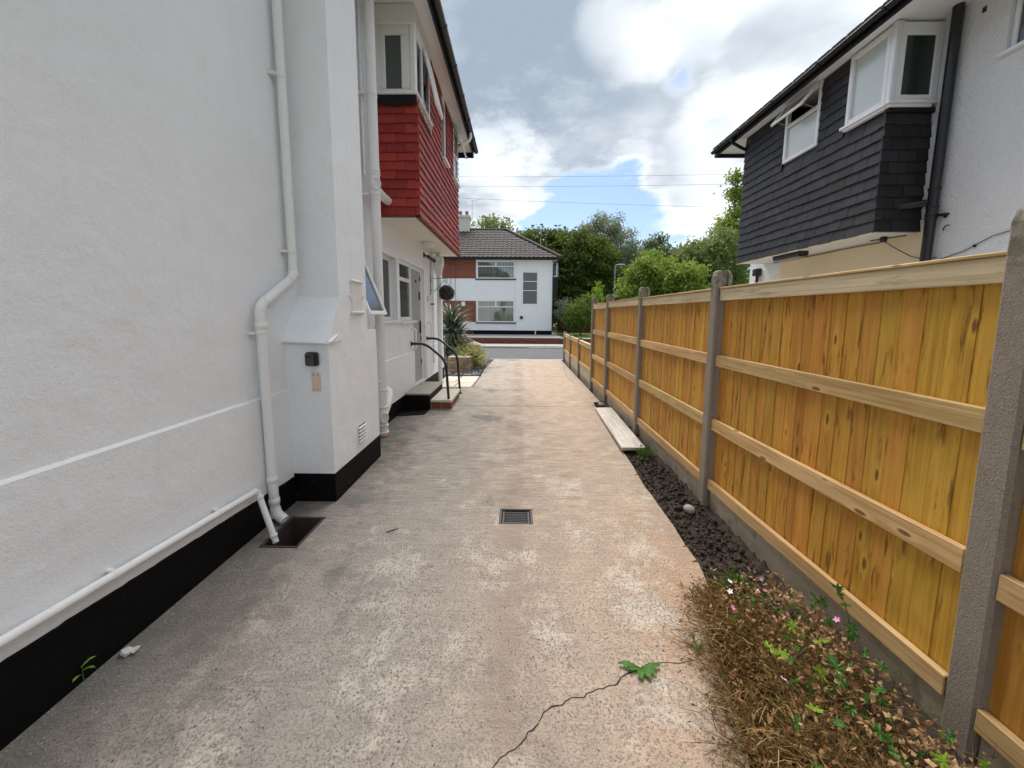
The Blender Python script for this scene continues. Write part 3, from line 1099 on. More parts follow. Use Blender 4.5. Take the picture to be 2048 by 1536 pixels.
# ================================================================== LEFT HOUSE
WX = -2.03
LH = empty('white_house', (-6.0, 3.0, 0), 'white rendered house with red tiled bay on the left of the driveway', 'house')
Y0, Y1 = -4.0, 10.30
holes = [(4.33, 4.93, 1.535, 2.60), (5.50, 6.47, 1.545, 2.60), (6.62, 7.42, 1.52, 2.63), (7.42, 8.36, 0.27, 2.63)]
mk('wall', grid_wall([Y0, Y1], [0.20, 1.03, 5.86], holes, lambda u, v, d: (d, u, v), WX - 0.27, WX), 'white_render', LH)
mk('wall', MB().box(-10, WX - 0.28, Y0, Y0 + .25, 0.1, 5.86), 'white_render', LH)
mk('wall', MB().box(-10, WX - 0.28, Y1 - .25, Y1, 0.1, 5.86), 'white_render', LH)
mk('wall', MB().box(-10.2, -10.003, Y0, Y1, 0.1, 5.86), 'white_render', LH)
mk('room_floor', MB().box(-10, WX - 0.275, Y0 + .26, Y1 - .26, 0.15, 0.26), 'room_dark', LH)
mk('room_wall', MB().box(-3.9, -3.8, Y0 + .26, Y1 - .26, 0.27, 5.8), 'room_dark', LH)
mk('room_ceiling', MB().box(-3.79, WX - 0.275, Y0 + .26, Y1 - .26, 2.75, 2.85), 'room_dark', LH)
# black painted brick plinth
pm_ = MB()
for a, b in ((-4.0, 0.2), (0.2, 3.285)):
    za, zb = (.41, .398) if a < 0 else (.398, .232)
    nseg = 90
    zz = [za + (zb - za) * k / nseg + .005 * mnoise.noise(Vector((a + (b - a) * k / nseg * 1.0, 3, 0)) * 6) + .004 * mnoise.noise(Vector((a + (b - a) * k / nseg, 9, 0)) * 25) for k in range(nseg + 1)]
    yy_ = [a + (b - a) * k / nseg for k in range(nseg + 1)]
    pv = [p for k in range(nseg + 1) for p in ((WX + .028, yy_[k], -.12), (WX + .028, yy_[k], zz[k] - .006), (WX + .020, yy_[k], zz[k]), (WX - .1, yy_[k], zz[k] + .002))]
    pm_.add(pv, [(4 * k + j, 4 * k + 4 + j, 4 * k + 5 + j, 4 * k + 1 + j) for k in range(nseg) for j in range(3)])
for a, b in ((4.42, 6.655), (7.85, Y1)):
    pm_.box(WX - .25, WX + .012, a, b, -0.12, 0.2605)
mk('plinth', pm_, 'black_paint', LH)
# thicker dado of render with a sloping top edge


def dado(y0, y1, z0=0.262, z1=1.03):
    x0, x1 = WX + .001, WX + .016
    m = MB()
    m.add([(x0, y0, z0), (x1, y0, z0), (x1, y0, z1 - .016), (x0, y0, z1), (x0, y1, z0), (x1, y1, z0), (x1, y1, z1 - .016), (x0, y1, z1)],
          [(0, 1, 2, 3), (4, 7, 6, 5), (1, 5, 6, 2), (2, 6, 7, 3), (0, 4, 5, 1)])
    return m


mk('dado', dado(Y0, 3.29, 0.20, 1.04), 'white_render', LH)
for a, b in ((4.55, 5.30), (5.30, 7.40), (8.42, Y1)):
    mk('dado', dado(a, b, 0.262, 1.03 if a < 5 else 0.985), 'white_render', LH)

# projecting chimney breast: wide foot with sloped shoulder, narrower shaft, low block behind
BX = -1.645
foot = MB().add([(WX, 3.29, .262), (BX, 3.29, .262), (BX, 4.42, .262), (WX, 4.42, .262),
                 (WX, 3.29, 1.45), (BX, 3.29, 1.45), (BX, 4.17, 1.45), (WX, 4.17, 1.45), (BX, 4.42, 1.45), (WX, 4.42, 1.45)],
                [(0, 4, 5, 1), (1, 5, 6, 8, 2), (2, 8, 9, 3)])
foot.add([(BX, 4.17, 1.45), (BX, 4.42, 1.45), (BX, 4.42, 1.515), (BX, 4.17, 1.515), (WX, 4.42, 1.45), (WX, 4.42, 1.515), (WX, 4.17, 1.515)], [(0, 1, 2, 3), (1, 4, 5, 2), (3, 2, 5, 6)])
mk('chimney_breast', foot, 'white_render', LH)
shaft = MB().add([(WX, 3.535, 1.45), (BX, 3.535, 1.45), (BX, 4.17, 1.45), (WX, 4.17, 1.45), (WX, 3.535, 5.86), (BX, 3.535, 5.86), (BX, 4.17, 5.86), (WX, 4.17, 5.86)],
                 [(0, 4, 5, 1), (1, 5, 6, 2), (2, 6, 7, 3)])
mk('chimney_shaft', shaft, 'white_render', LH)
sh = MB().add([(WX, 3.265, 1.468), (BX + .012, 3.265, 1.455), (BX + .012, 3.55, 1.86), (WX, 3.55, 1.87), (WX, 3.275, 1.438), (BX + .012, 3.275, 1.425), (BX + .012, 3.55, 1.46), (WX, 3.55, 1.46)],
              [(0, 1, 2, 3), (0, 4, 5, 1), (1, 5, 6, 2)])
mk('sloped_shoulder', sh, 'white_render', LH)
lip = MB().tube([(BX + .004, 3.268, 1.447), (BX + .010, 3.33, 1.457), (BX + .008, 3.40, 1.487), (BX + .002, 3.47, 1.512), (BX - .004, 3.50, 1.52)], [.018, .017, .015, .011, .005], 8)
lip.tube([(WX, 3.272, 1.455), (BX + .006, 3.268, 1.442)], .013, 8)
mk('drip_lip', lip, 'white_render', LH)
mk('breast_plinth', MB().add([(WX, 3.286, -.1), (BX + .004, 3.286, -.1), (BX + .004, 4.424, -.1), (WX, 4.424, -.1), (WX, 3.286, .263), (BX + .004, 3.286, .263), (BX + .004, 4.424, .263), (WX, 4.424, .263)],
                             [(0, 1, 5, 4), (1, 2, 6, 5), (2, 3, 7, 6), (4, 5, 6, 7)]), 'black_paint', LH)
# air brick with louvres
vt = mk('air_vent', MB().cbox(BX - .01, BX + .006, 3.80, 4.005, .355, .545, .004), 'aged_upvc', LH)
for k in range(5):
    z = .380 + k * .036
    mk('louvre', MB().hexa([(BX + .004, 3.812, z), (BX + .022, 3.812, z - .010), (BX + .022, 3.993, z - .010), (BX + .004, 3.993, z),
                            (BX + .004, 3.812, z + .006), (BX + .022, 3.812, z - .004), (BX + .022, 3.993, z - .004), (BX + .004, 3.993, z + .006)]), 'aged_upvc', vt)
    mk('slot', MB().box(BX + .006, BX + .008, 3.815, 3.99, z + .009, z + .022), 'grey_plastic', vt)
# painted-over hatch on the breast
ht = mk('meter_hatch', MB().cbox(BX - .004, BX + .012, 3.795, 4.035, 1.72, 2.00, .006), 'aged_upvc', LH)
mk('hatch_trim', MB().cbox(BX - .002, BX + .032, 3.765, 4.055, 1.690, 1.722, .010), 'aged_upvc', ht)
mk('hatch_trim', MB().cbox(BX - .002, BX + .026, 3.775, 4.045, 1.998, 2.030, .010), 'aged_upvc', ht)
mk('knob', MB().lathe([(.0, .030), (.010, .028), (.011, .016), (.005, .010), (.005, 0)], (BX + .010, 3.93, 1.855), 'X', 10), 'aged_upvc', ht)
for yy in (3.762, 4.052):
    mk('hinge', MB().cbox(BX, BX + .022, yy - .012, yy + .012, 1.84, 1.88, .006), 'aged_upvc', ht)
# scar where a fitting was taken off the wall
sc = mk('bare_patch', MB().box(-1.805, -1.725, 3.286, 3.2895, 1.015, 1.185), 'paint_scar', LH)
for x_, z_ in ((-1.785, 1.16), (-1.75, 1.16), (-1.785, 1.035), (-1.75, 1.035)):
    mk('screw_hole', MB().lathe([(0, -.003), (.005, -.0025), (.005, 0)], (x_, 3.286, z_), 'Y', 8), 'black_metal', sc)

# windows and door of the side wall
UY, NXp = (0, 1, 0), (1, 0, 0)
wl = window(LH, (WX - .12, 4.33, 1.57), UY, NXp, .60, 1.03, sill=0.15, glass='dark_glass')
sash = mk('open_sash', frame_mb(.56, .96, fw=.05, d=.045), 'upvc')
sash.parent = LH
th_ = math.asin(.35 / .96)
sm = basis(Vector((WX - .035, 4.365, 2.565)) - LH.location, UY, NXp) @ Matrix.Rotation(th_, 4, 'X') @ Matrix.Translation((0, 0, -.96))
sash.matrix_local = sm
sp = mk('pane', MB().box(.04, .52, .016, .024, .04, .92), 'grey_glass')
sp.parent = sash
window(LH, (WX - .15, 5.50, 1.59), UY, NXp, .97, 1.01, sill=0.19, glass='dark_glass')
window(LH, (WX - .085, 6.62, 1.565), UY, NXp, .80, 1.065, bars_h=(.735,), sill=0.15, glass='grey_glass', fw=.07, panes=[(0, .80, 0, .735), (0, .80, .735, 1.065)])
dr = mk('door', MB().cbox(WX - .13, WX - .085, 7.49, 8.29, .29, 2.56, .004), 'grey_door', LH)
df = MB()
df.cbox(WX - .15, WX - .06, 7.425, 7.488, .275, 2.625, .008).cbox(WX - .15, WX - .06, 8.292, 8.355, .275, 2.625, .008).cbox(WX - .149, WX - .061, 7.489, 8.291, 2.562, 2.624, .008)
mk('door_frame', df, 'upvc', dr)
mk('threshold', MB().cbox(WX - .15, WX + .02, 7.489, 8.291, .262, .288, .004), 'upvc', dr)
for z_ in (.62, 1.12, 1.45, 2.38):
    mk('hinge', MB().cbox(WX - .086, WX - .068, 8.262, 8.286, z_, z_ + .10, .003), 'grey_plastic', dr)
mk('lock_plate', MB().cbox(WX - .086, WX - .066, 8.19, 8.245, 1.98, 2.15, .003), 'black_metal', dr)
mk('handle', MB().cbox(WX - .086, WX - .055, 8.20, 8.235, 1.28, 1.52, .005), 'black_metal', dr)
mk('door_closer', MB().lathe([(0, .02), (.03, .02), (.03, 0)], (WX - .087, 7.95, 2.35), 'X', 12), 'grey_plastic', dr)
# house number
nm = mk('house_number', MB().cbox(WX + .001, WX + .008, 8.615, 8.632, 1.985, 2.085, .002).cbox(WX + .001, WX + .0075, 8.598, 8.612, 2.058, 2.078, .002).cbox(WX + .001, WX + .0072, 8.598, 8.650, 1.973, 1.984, .002), 'black_metal', LH)

# upper bay: carcass, tiles, flashing, windows
BF, BY0, BY1, BZ = -1.45, 5.73, 9.66, 3.09
SILL = 4.74
bay = mk('bay', MB().box(WX - .01, BF - .045, BY0 + .045, BY1 - .02, BZ + .012, SILL - .002).box(WX - .01, BF - .045, 6.60, 7.72, SILL, 5.85).box(WX - .01, BF - .045, 8.12, 8.98, SILL, 5.85).box(WX - .01, BF - .045, 9.5, BY1 - .02, SILL, 5.85), 'red_paint_board', LH)
mk('bay_soffit', MB().box(WX - .005, BF - .05, BY0 + .03, BY1 - .03, BZ - .004, BZ + .010), 'soffit_paint', LH)
mk('verge_board', MB().cbox(BF - .052, BF + .030, BY0 + .02, BY1 - .02, BZ - .018, BZ + .006, .004).cbox(WX + .002, BF - .053, BY0 - .030, BY0 + .028, BZ - .016, BZ + .005, .004), 'mossy_tile', LH)

TG = {'n': 0}


def tile_piece(w, h, name, mat):
    """plain tile: 8 corner slab, slightly rounded lower edge. local x=width, y=outward, z=up"""
    t = .016
    g_ = .0035
    v = [(g_, 0, 0), (w - g_, 0, 0), (w - g_, t, 0.004), (g_, t, 0.004), (g_, 0, h), (w - g_, 0, h), (w - g_, t, h), (g_, t, h)]
    v = [(x, y, z - (.0035 if 0 else 0)) for x, y, z in v]
    me = MB().add(v, [(0, 1, 2, 3), (4, 7, 6, 5), (0, 4, 5, 1), (1, 5, 6, 2), (2, 6, 7, 3), (3, 7, 4, 0)]).mesh(name)
    me.materials.append(MATS[mat])
    return me


def hang_tiles(parent, start, u, n, length, z0, z1, gauge, width, mat, skip, flare, rn, limit, corner_first=True, spill=None, cuts=()):
    """courses of hung tiles on a wall face: start = lower near corner, u along the wall, n outward"""
    me = tile_piece(width, gauge + .035, 'tile', mat)
    u, n = Vector(u), Vector(n)
    pieces = []
    rows = int(round((z1 - z0) / gauge))
    for r_ in range(rows):
        z = z0 + r_ * gauge
        off = -(width * .5 if r_ % 2 else 0.0) + rn.uniform(-.012, .012)
        s = off
        while s < length - .01:
            a, b = max(0.0, s), min(length, s + width)
            s += width
            segs = [(a, b)]
            for (c0, c1, d0, d1) in skip:
                if z + gauge * .75 > d0 and z + gauge * .3 < d1:
                    ns = []
                    for p, q in segs:
                        if q <= c0 or p >= c1: ns.append((p, q))
                        else:
                            if p < c0: ns.append((p, c0))
                            if q > c1: ns.append((c1, q))
                    segs = ns
            for p, q in segs:
                if q - p > .025:
                    pieces.append((p, q, z, r_))
    f0 = flare
    out = []
    for p, q, z, r_ in pieces:
        h = z - z0
        fl = f0 * max(0.0, 1 - h / .95) ** 2
        fl2 = f0 * max(0.0, 1 - (h + gauge) / .95) ** 2
        tilt = math.atan2(.024 + (fl - fl2), gauge) + rn.uniform(-.02, .02)
        pos = Vector(start) + u * p + n * (fl + .015) + Vector((0, 0, z - start[2] + rn.uniform(-.007, .007)))
        m = basis(pos, u, n) @ Matrix.Rotation(rn.uniform(-.010, .010), 4, 'Y') @ Matrix.Rotation(tilt, 4, 'X') @ Matrix.Diagonal(((q - p) / width, 1, 1, 1))
        out.append((m, me))
    base = parent.location
    for k, (m, me_) in enumerate(out):
        if limit[0] > 0:
            o = bpy.data.objects.new('tile', me_)
            COL.objects.link(o)
            o.parent = parent
            m2 = m.copy()
            m2.translation = m.translation - base
            o.matrix_local = m2
            limit[0] -= 1
        else:
            vs = [m @ vt_.co for vt_ in me_.vertices]
            spill.add(vs, [tuple(p.vertices) for p in me_.polygons])


rn = random.Random(8)
lim, spill = [300], MB()
# near cheek of the bay
hang_tiles(LH, (WX + .005, BY0 + .02, BZ), (1, 0, 0), (0, -1, 0), BF - WX + .02, BZ, 4.60, .125, .27, 'red_tile', [], .03, rn, lim, spill=spill)
# long front, with the corner window, the narrow window and the far window left open (offsets along the wall)
skipL = [(-.1, .90, SILL - .03, 5.9), (1.98, 2.42, 4.62, 5.9), (3.22, 3.80, 4.66, 5.9)]
hang_tiles(LH, (BF - .04, BY0, BZ), (0, 1, 0), (1, 0, 0), BY1 - BY0, BZ, 5.84, .125, .27, 'red_tile', skipL, .04, rn, lim, spill=spill)
if spill.v:
    tag(mk('tile_courses', spill, 'red_tile', LH), kind='stuff')
mk('flashing', MB().cbox(WX + .003, BF + .005, BY0 - .022, BY0 + .03, 4.595, SILL - .028, .008), 'black_bitumen', LH)
fl_ = MB()
for k in range(26):     # wavy lead dressed over the top course
    x = WX + .01 + k * .0225
    fl_.box(x, x + .0222, BY0 - .026, BY0 - .0225, 4.575 + .012 * math.sin(k * .9) + rn.uniform(-.006, .006), 4.62)
mk('flashing_edge', fl_, 'black_bitumen', LH)
# corner window of the bay
cw = mk('window', MB().cbox(BF - .075, BF - .005, BY0 - .005, BY0 + .065, SILL, 5.85, .008).cbox(WX + .002, WX + .09, BY0 + .002, BY0 + .06, SILL, 5.85, .008)
        .cbox(WX + .091, BF - .076, BY0 + .003, BY0 + .058, SILL, SILL + .06, .008).cbox(WX + .091, BF - .076, BY0 + .003, BY0 + .058, 5.48, 5.85, .008)
        .cbox(WX + .09, WX + .16, BY0 - .001, BY0 + .056, SILL + .061, 5.479, .008).cbox(BF - .20, BF - .0765, BY0 - .001, BY0 + .056, SILL + .061, 5.479, .008), 'aged_upvc', LH)
mk('pane', MB().box(WX + .15, BF - .19, BY0 + .02, BY0 + .03, SILL + .05, 5.49), 'grey_glass', cw)
mk('sill', MB().cbox(WX + .003, BF + .035, BY0 - .055, BY0 + .05, SILL - .035, SILL - .001, .006).cbox(BF - .05, BF + .0345, BY0 + .051, 6.64, SILL - .0352, SILL - .0012, .006), 'upvc', cw)
mk('cornice', MB().cbox(WX + .003, BF + .012, BY0 - .03, BY0 + .04, 5.60, 5.85, .01).cbox(BF - .03, BF + .0115, BY0 + .041, 6.64, 5.60, 5.85, .01), 'aged_upvc', cw)
fwin = window(LH, (BF - .06, BY0 + .07, SILL), UY, NXp, .83, .86, bars_v=(.40,), glass='dark_glass', d=.05, panes=[(0, .40, 0, .86), (.40, .83, 0, .86)])
sx = mk('open_sash', frame_mb(.42, .80, fw=.045, d=.04), 'upvc')
sx.parent = LH
sx.matrix_local = basis(Vector((BF - .005, BY0 + .46, 5.575)) - LH.location, UY, NXp) @ Matrix.Rotation(R(13), 4, 'X') @ Matrix.Translation((0, 0, -.80))
q = mk('pane', MB().box(.035, .385, .014, .022, .035, .765), 'obscure_glass')
q.parent = sx
w2 = window(LH, (BF - .09, BY0 + 1.99, 4.66), UY, NXp, .42, 1.15, glass='dark_glass', d=.05, sill=.13)
w3 = window(LH, (BF - .06, BY0 + 3.23, 4.70), UY, NXp, .56, 1.10, bars_h=(.55,), glass='dark_glass', d=.05, sill=.10)
sx2 = mk('open_sash', frame_mb(.54, .55, fw=.045, d=.04), 'upvc')
sx2.parent = LH
sx2.matrix_local = basis(Vector((BF - .005, BY0 + 3.24, 5.80)) - LH.location, UY, NXp) @ Matrix.Rotation(R(20), 4, 'X') @ Matrix.Translation((0, 0, -.55))
q = mk('pane', MB().box(.035, .505, .014, .022, .035, .515), 'obscure_glass')
q.parent = sx2
dg_ = MB()
for k in range(9):
    dg_.box(BF + .004, BF + .012, BY0 + .12 + k * .09 + rn.uniform(-.01, .01), BY0 + .17 + k * .09 + rn.uniform(0, .03), 4.60 + rn.uniform(-.02, .02), 4.70)
mk('mortar_daub', dg_, 'mortar', LH)
# roof, soffit, fascia and gutter
EX = -1.20
mk('eaves_soffit', MB().box(WX - .2, EX - .02, Y0 - .4, 10.55, 5.853, 5.865), 'upvc', LH)
mk('eaves_soffit', MB().box(-10.6, WX - .21, 10.0, 10.55, 5.853, 5.865), 'upvc', LH)
mk('fascia', MB().box(EX - .02, EX, Y0 - .4, 10.55, 5.72, 5.93).box(-10.6, EX - .021, 10.55, 10.57, 5.72, 5.93), 'black_bitumen', LH)
ro = MB()
z0_, z1_ = 5.92, 8.9
a0, a1, a2, a3 = (EX + .04, Y0 - .4, z0_), (EX + .04, 10.61, z0_), (-10.6, 10.61, z0_), (-10.6, Y0 - .4, z0_)
r0, r1 = (-5.9, Y0 - .4, z1_), (-5.9, 5.9, z1_)
ro.add([a0, a1, r1, r0, a2, a3], [(0, 1, 2, 3), (1, 4, 2), (4, 5, 3, 2), (0, 3, 5), (0, 5, 4, 1)])
mk('roof', ro, 'roof_tile', LH)
rt = MB()
for k in range(50):
    y = Y0 - .35 + k * .30
    if y < 10.45:
        rt.hexa([(EX + .035, y, 5.925), (EX + .065, y, 5.91), (EX + .065, y + .285, 5.91), (EX + .035, y + .285, 5.925), (EX - .30, y, 6.16), (EX + .06, y, 5.945), (EX + .06, y + .285, 5.945), (EX - .30, y + .285, 6.16)])
tag(mk('eaves_tiles', rt, 'roof_tile', LH), kind='stuff')


def gutter(name, x, y0, y1, z, r, mat, side, parent, joints, cap=True):
    """half-round gutter along Y"""
    m = MB()
    n = 12
    v = []
    for y in (y0, y1):
        for rr in (r, r - .004):
            for k in range(n + 1):
                a = math.pi + math.pi * k / n
                v.append((x + rr * math.cos(a), y, z + rr * math.sin(a)))
    q = n + 1
    f = []
    for k in range(n):
        f.append((k, k + 1, 2 * q + k + 1, 2 * q + k))
        f.append((q + k, 3 * q + k, 3 * q + k + 1, q + k + 1))
    f += [(0, 2 * q, 3 * q, q), (n, q + n, 3 * q + n, 2 * q + n)]
    m.add(v, f, True)
    if cap:
        for b in (0, 2 * q):
            m.add([v[b + k] for k in range(q)], [tuple(range(q))])
    g = mk(name, m, mat, parent)
    for y in joints:
        c = MB()
        for k in range(n):
            a, b = math.pi + math.pi * k / n, math.pi + math.pi * (k + 1) / n
            R0, R1 = r + .001, r + .008
            c.hexa([(x + R0 * math.cos(a), y, z + R0 * math.sin(a)), (x + R1 * math.cos(a), y, z + R1 * math.sin(a)), (x + R1 * math.cos(b), y, z + R1 * math.sin(b)), (x + R0 * math.cos(b), y, z + R0 * math.sin(b)),
                    (x + R0 * math.cos(a), y + .05, z + R0 * math.sin(a)), (x + R1 * math.cos(a), y + .05, z + R1 * math.sin(a)), (x + R1 * math.cos(b), y + .05, z + R1 * math.sin(b)), (x + R0 * math.cos(b), y + .05, z + R0 * math.sin(b))])
        mk('gutter_joint', c, mat, g)
    return g


gl0 = gutter('gutter', EX + .062, Y0 - .4, 10.52, 5.86, .058, 'brown_gutter', 1, LH, (5.2, 6.1, 7.0, 7.9, 8.8, 9.7))
mk('swan_neck', MB().tube([(EX + .06, 9.35, 5.80), (EX + .06, 9.35, 5.70), (EX + .03, 9.36, 5.64), (EX - .04, 9.37, 5.61), (BF + .02, 9.42, 5.55)], .034, 12), 'pipe_white', gl0)

# steps to the door
stp = empty('door_step', (-1.6, 7.2, 0), 'black painted doorstep with grey stone tread and pale slab in front', 'steps')
mk('upper_step', MB().cbox(WX + .012, -1.575, 6.66, 7.845, -.05, .262, .01), 'black_paint', stp)
mk('tread', MB().cbox(WX + .026, -1.565, 6.645, 7.86, .263, .298, .008), 'step_stone', stp)
mk('base_pad', MB().prism([(WX + .011, 6.20), (-1.58, 6.32), (-1.575, 6.655), (WX + .011, 6.655)], -.03, .012), 'black_paint', stp)
mk('slab', MB().cbox(-1.565, -1.18, 6.70, 7.74, .125, .170, .006), 'paving_slab', stp)
mk('mortar_core', MB().box(-1.57, -1.215, 6.735, 7.705, -.04, .124), 'mortar', stp)
for k in range(2):
    mk('brick', MB().cbox(-1.555 + k * .185, -1.385 + k * .18, 6.72, 6.82, .012, .118, .006), 'brick_red', stp)
for k in range(4):
    mk('brick', MB().cbox(-1.30, -1.203, 6.825 + k * .225, 7.035 + k * .225, .012, .118, .006), 'brick_red', stp)


# ---- pipes and fittings on the left house
def rounded(pts, rad, n=6):
    pts = [Vector(p) for p in pts]
    out = [pts[0]]
    for a, b, c in zip(pts, pts[1:], pts[2:]):
        d0, d1 = (a - b), (c - b)
        r_ = min(rad, d0.length * .45, d1.length * .45)
        p0, p1 = b + d0.normalized() * r_, b + d1.normalized() * r_
        for k in range(n + 1):
            s = k / n
            out.append((p0 * (1 - s) + b * s) * (1 - s) + (b * (1 - s) + p1 * s) * s)
    out.append(pts[-1])
    return out


def collar(m, p, r, h=.05, axis='Z', extra=.006):
    m.lathe([(r, -h / 2), (r + extra, -h / 2 + .004), (r + extra, h / 2 - .004), (r, h / 2)], p, axis, 18)
    return m


# 1. rainwater downpipe with a swan offset round the breast
DPX = WX + .060
dp = empty('downpipe', (DPX, 2.93, 0.05), 'white rainwater downpipe that kinks around the chimney breast', 'pipe')
PR = .036
path = [(DPX, 3.39, 5.86), (DPX, 3.39, 2.01), (DPX, 2.915, 1.745), (DPX, 2.925, .05)]
mk('pipe', MB().tube(rounded(path, .06, 8), PR, 18), 'pipe_white', dp)
for p in ((DPX, 3.39, 2.03), (DPX, 2.918, 1.60), (DPX, 2.923, .37), (DPX, 2.925, .185)):
    mk('collar', collar(MB(), p, PR, .05), 'pipe_white', dp)
bd = (Vector(path[2]) - Vector(path[1])).normalized()
for s in (.06, .46):
    c = Vector(path[1]) + bd * s
    mk('bend_collar', MB().tube([c - bd * .016, c + bd * .016], PR + .005, 18), 'pipe_white', dp)
mk('shoe', MB().tube([(DPX, 2.925, .13), (DPX + .016, 2.925, .075), (DPX + .085, 2.91, .030)], [.040, .041, .040], 18, caps=False)
   .tube([(DPX + .082, 2.911, .033), (DPX + .040, 2.918, .060)], [.035, .033], 18, caps=False), 'pipe_white', dp)
for y_, z_ in ((3.39, 3.62), (3.39, 2.22), (2.917, 1.545)):
    mk('clip', collar(MB(), (DPX, y_, z_), PR, .024, extra=.004).cbox(WX + .001, DPX - .01, y_ - .075, y_ - .028, z_ - .011, z_ + .011, .003).cbox(WX + .0005, WX + .008, y_ - .09, y_ - .02, z_ - .02, z_ + .02, .003), 'aged_upvc', dp)

# 2. sloping waste pipe above the plinth
wp = empty('waste_pipe', (WX + .05, 2.7, .03), 'white waste pipe running along the wall above the black plinth into the gully', 'pipe')
wx = WX + .047
wpts = [(wx, -3.2, .56), (wx, 1.29, .435), (wx, 2.76, .352), (wx + .155, 2.70, -.03)]
mk('pipe', MB().tube(rounded(wpts, .035, 8), .0215, 14), 'pipe_white', wp)
for p, d in (((wx, 2.725, .354), 'Y'), ((wx + .021, 2.752, .305), 'Z'), ((wx + .136, 2.707, .022), 'Z')):
    mk('collar', collar(MB(), p, .0215, .034, d, .005), 'pipe_white', wp)
for y_ in (-.4, .75, 1.72, 2.38):
    z_ = .435 - (y_ - 1.29) * .0565 if y_ > 1.29 else .435 + (1.29 - y_) * .0278
    mk('clip', collar(MB(), (wx, y_, z_), .0215, .022, 'Y', .004).cbox(WX + .001, wx, y_ - .011, y_ + .011, z_ + .018, z_ + .034, .003), 'aged_upvc', wp)

# 3. soil pipe beside the bay
SX, SY, SR = -1.865, 5.16, .062
so = empty('soil_pipe', (SX, SY, 0), 'thick white soil pipe with inspection covers beside the red bay', 'pipe')
mk('pipe', MB().tube([(SX, SY, .02), (SX, SY, 5.86)], SR, 22), 'pipe_white', so)
for z_ in (.06, .16, .33, .42, .66, 3.17, 3.22, 3.47, 3.51):
    mk('collar', collar(MB(), (SX, SY, z_), SR, .035, 'Z', .009), 'pipe_white', so)
mk('base_ring', MB().lathe([(.0, .03), (.075, .03), (.08, .0), (.08, -.05)], (SX, SY, 0), 'Z', 18), 'terracotta', so)
nd_ = Vector((.55, -.83, 0)).normalized()
for z_ in (.28, 3.34):
    mt = Matrix.Translation(Vector((SX, SY, z_)) + nd_ * (SR - .012)) @ nd_.to_track_quat('Z', 'Y').to_matrix().to_4x4()
    ring = MB()
    k_ = 20
    pr = [(.072, 0), (.072, .024), (.052, .028), (.050, .016), (.0, .016)]
    vs = [mt @ Vector((r_ * math.cos(2 * math.pi * k / k_) * .82, r_ * math.sin(2 * math.pi * k / k_) * 1.15, h_)) for r_, h_ in pr for k in range(k_)]
    ring.add(vs, [(i * k_ + k, i * k_ + (k + 1) % k_, (i + 1) * k_ + (k + 1) % k_, (i + 1) * k_ + k) for i in range(len(pr) - 1) for k in range(k_)], True)
    cvr = mk('inspection_cover', ring, 'pipe_white', so)
    xb = MB()
    for sgn in ((.044, .006), (.006, .062)):
        xb.hexa([mt @ Vector((sx_ * sgn[0], sy_ * sgn[1], zz)) for zz in (.015, .024) for sx_, sy_ in ((-1, -1), (1, -1), (1, 1), (-1, 1))])
    mk('cross_rib', xb, 'pipe_white', cvr)
mk('branch', MB().tube([(SX, SY + .02, 3.30), (SX - .02, SY + .25, 3.295), (SX - .02, SY + .60, 3.29)], .058, 18), 'pipe_white', so)
mk('branch', MB().tube(rounded([(SX, SY + .03, .30), (SX + .02, SY + .16, .44), (SX - .02, SY + .34, .58), (WX - .05, SY + .36, .60)], .06), .055, 18), 'pipe_white', so)
mk('vent_pipe', MB().tube([(WX + .05, SY - .02, 3.45), (WX + .05, SY - .02, 5.86)], .02, 12), 'pipe_white', so)
mk('bolt', MB().lathe([(0, -.055), (.022, -.05), (.022, -.03), (.016, 0)], (SX - .01, SY - SR + .004, .78), 'Y', 12), 'pipe_white', so)
for z_ in (4.40, 3.20):
    mk('clip', collar(MB(), (SX, SY, z_), SR, .03, 'Z', .005).cbox(WX + .001, SX - .05, SY - .10, SY - .045, z_ - .012, z_ + .012, .003), 'aged_upvc', so)

# 4. downpipe with hopper at the far corner
hp = empty('hopper_downpipe', (-1.86, 9.05, 0), 'white downpipe with flared hopper head beyond the front door', 'pipe')
mk('pipe', MB().tube([(-1.86, 9.05, .0), (-1.86, 9.05, 2.70)], .052, 16).tube([(-1.86, 9.05, 2.98), (-1.86, 9.05, 3.085)], .05, 16), 'pipe_white', hp)
mk('hopper', MB().hexa([(-1.93, 8.99, 2.60), (-1.80, 8.99, 2.60), (-1.80, 9.11, 2.60), (-1.93, 9.11, 2.60), (-1.96, 8.95, 2.80), (-1.765, 8.95, 2.80), (-1.765, 9.15, 2.80), (-1.96, 9.15, 2.80)])
   .cbox(-1.97, -1.755, 8.94, 9.16, 2.80, 2.99, .01), 'pipe_white', hp)
mk('side_pipe', MB().tube([(-1.98, 8.93, .55), (-1.98, 8.93, 2.62), (-1.96, 8.94, 2.74), (-1.94, 8.97, 2.82)], .022, 12), 'pipe_white', hp)
mk('clip', MB().cbox(WX + .001, -1.95, 8.90, 8.96, 1.90, 1.93, .004), 'grey_plastic', hp)

# 5. key safe
ks = empty('key_safe', (-1.77, 3.289, 1.24), 'small black key safe on the white chimney breast', 'key safe')
mk('body', MB().cbox(-1.825, -1.725, 3.235, 3.289, 1.245, 1.365, .012), 'black_metal', ks)
mk('front_cover', MB().cbox(-1.822, -1.748, 3.225, 3.236, 1.252, 1.355, .008), 'grey_plastic', ks)
mk('code_window', MB().cbox(-1.812, -1.772, 3.220, 3.2255, 1.318, 1.338, .002), 'black_metal', ks)

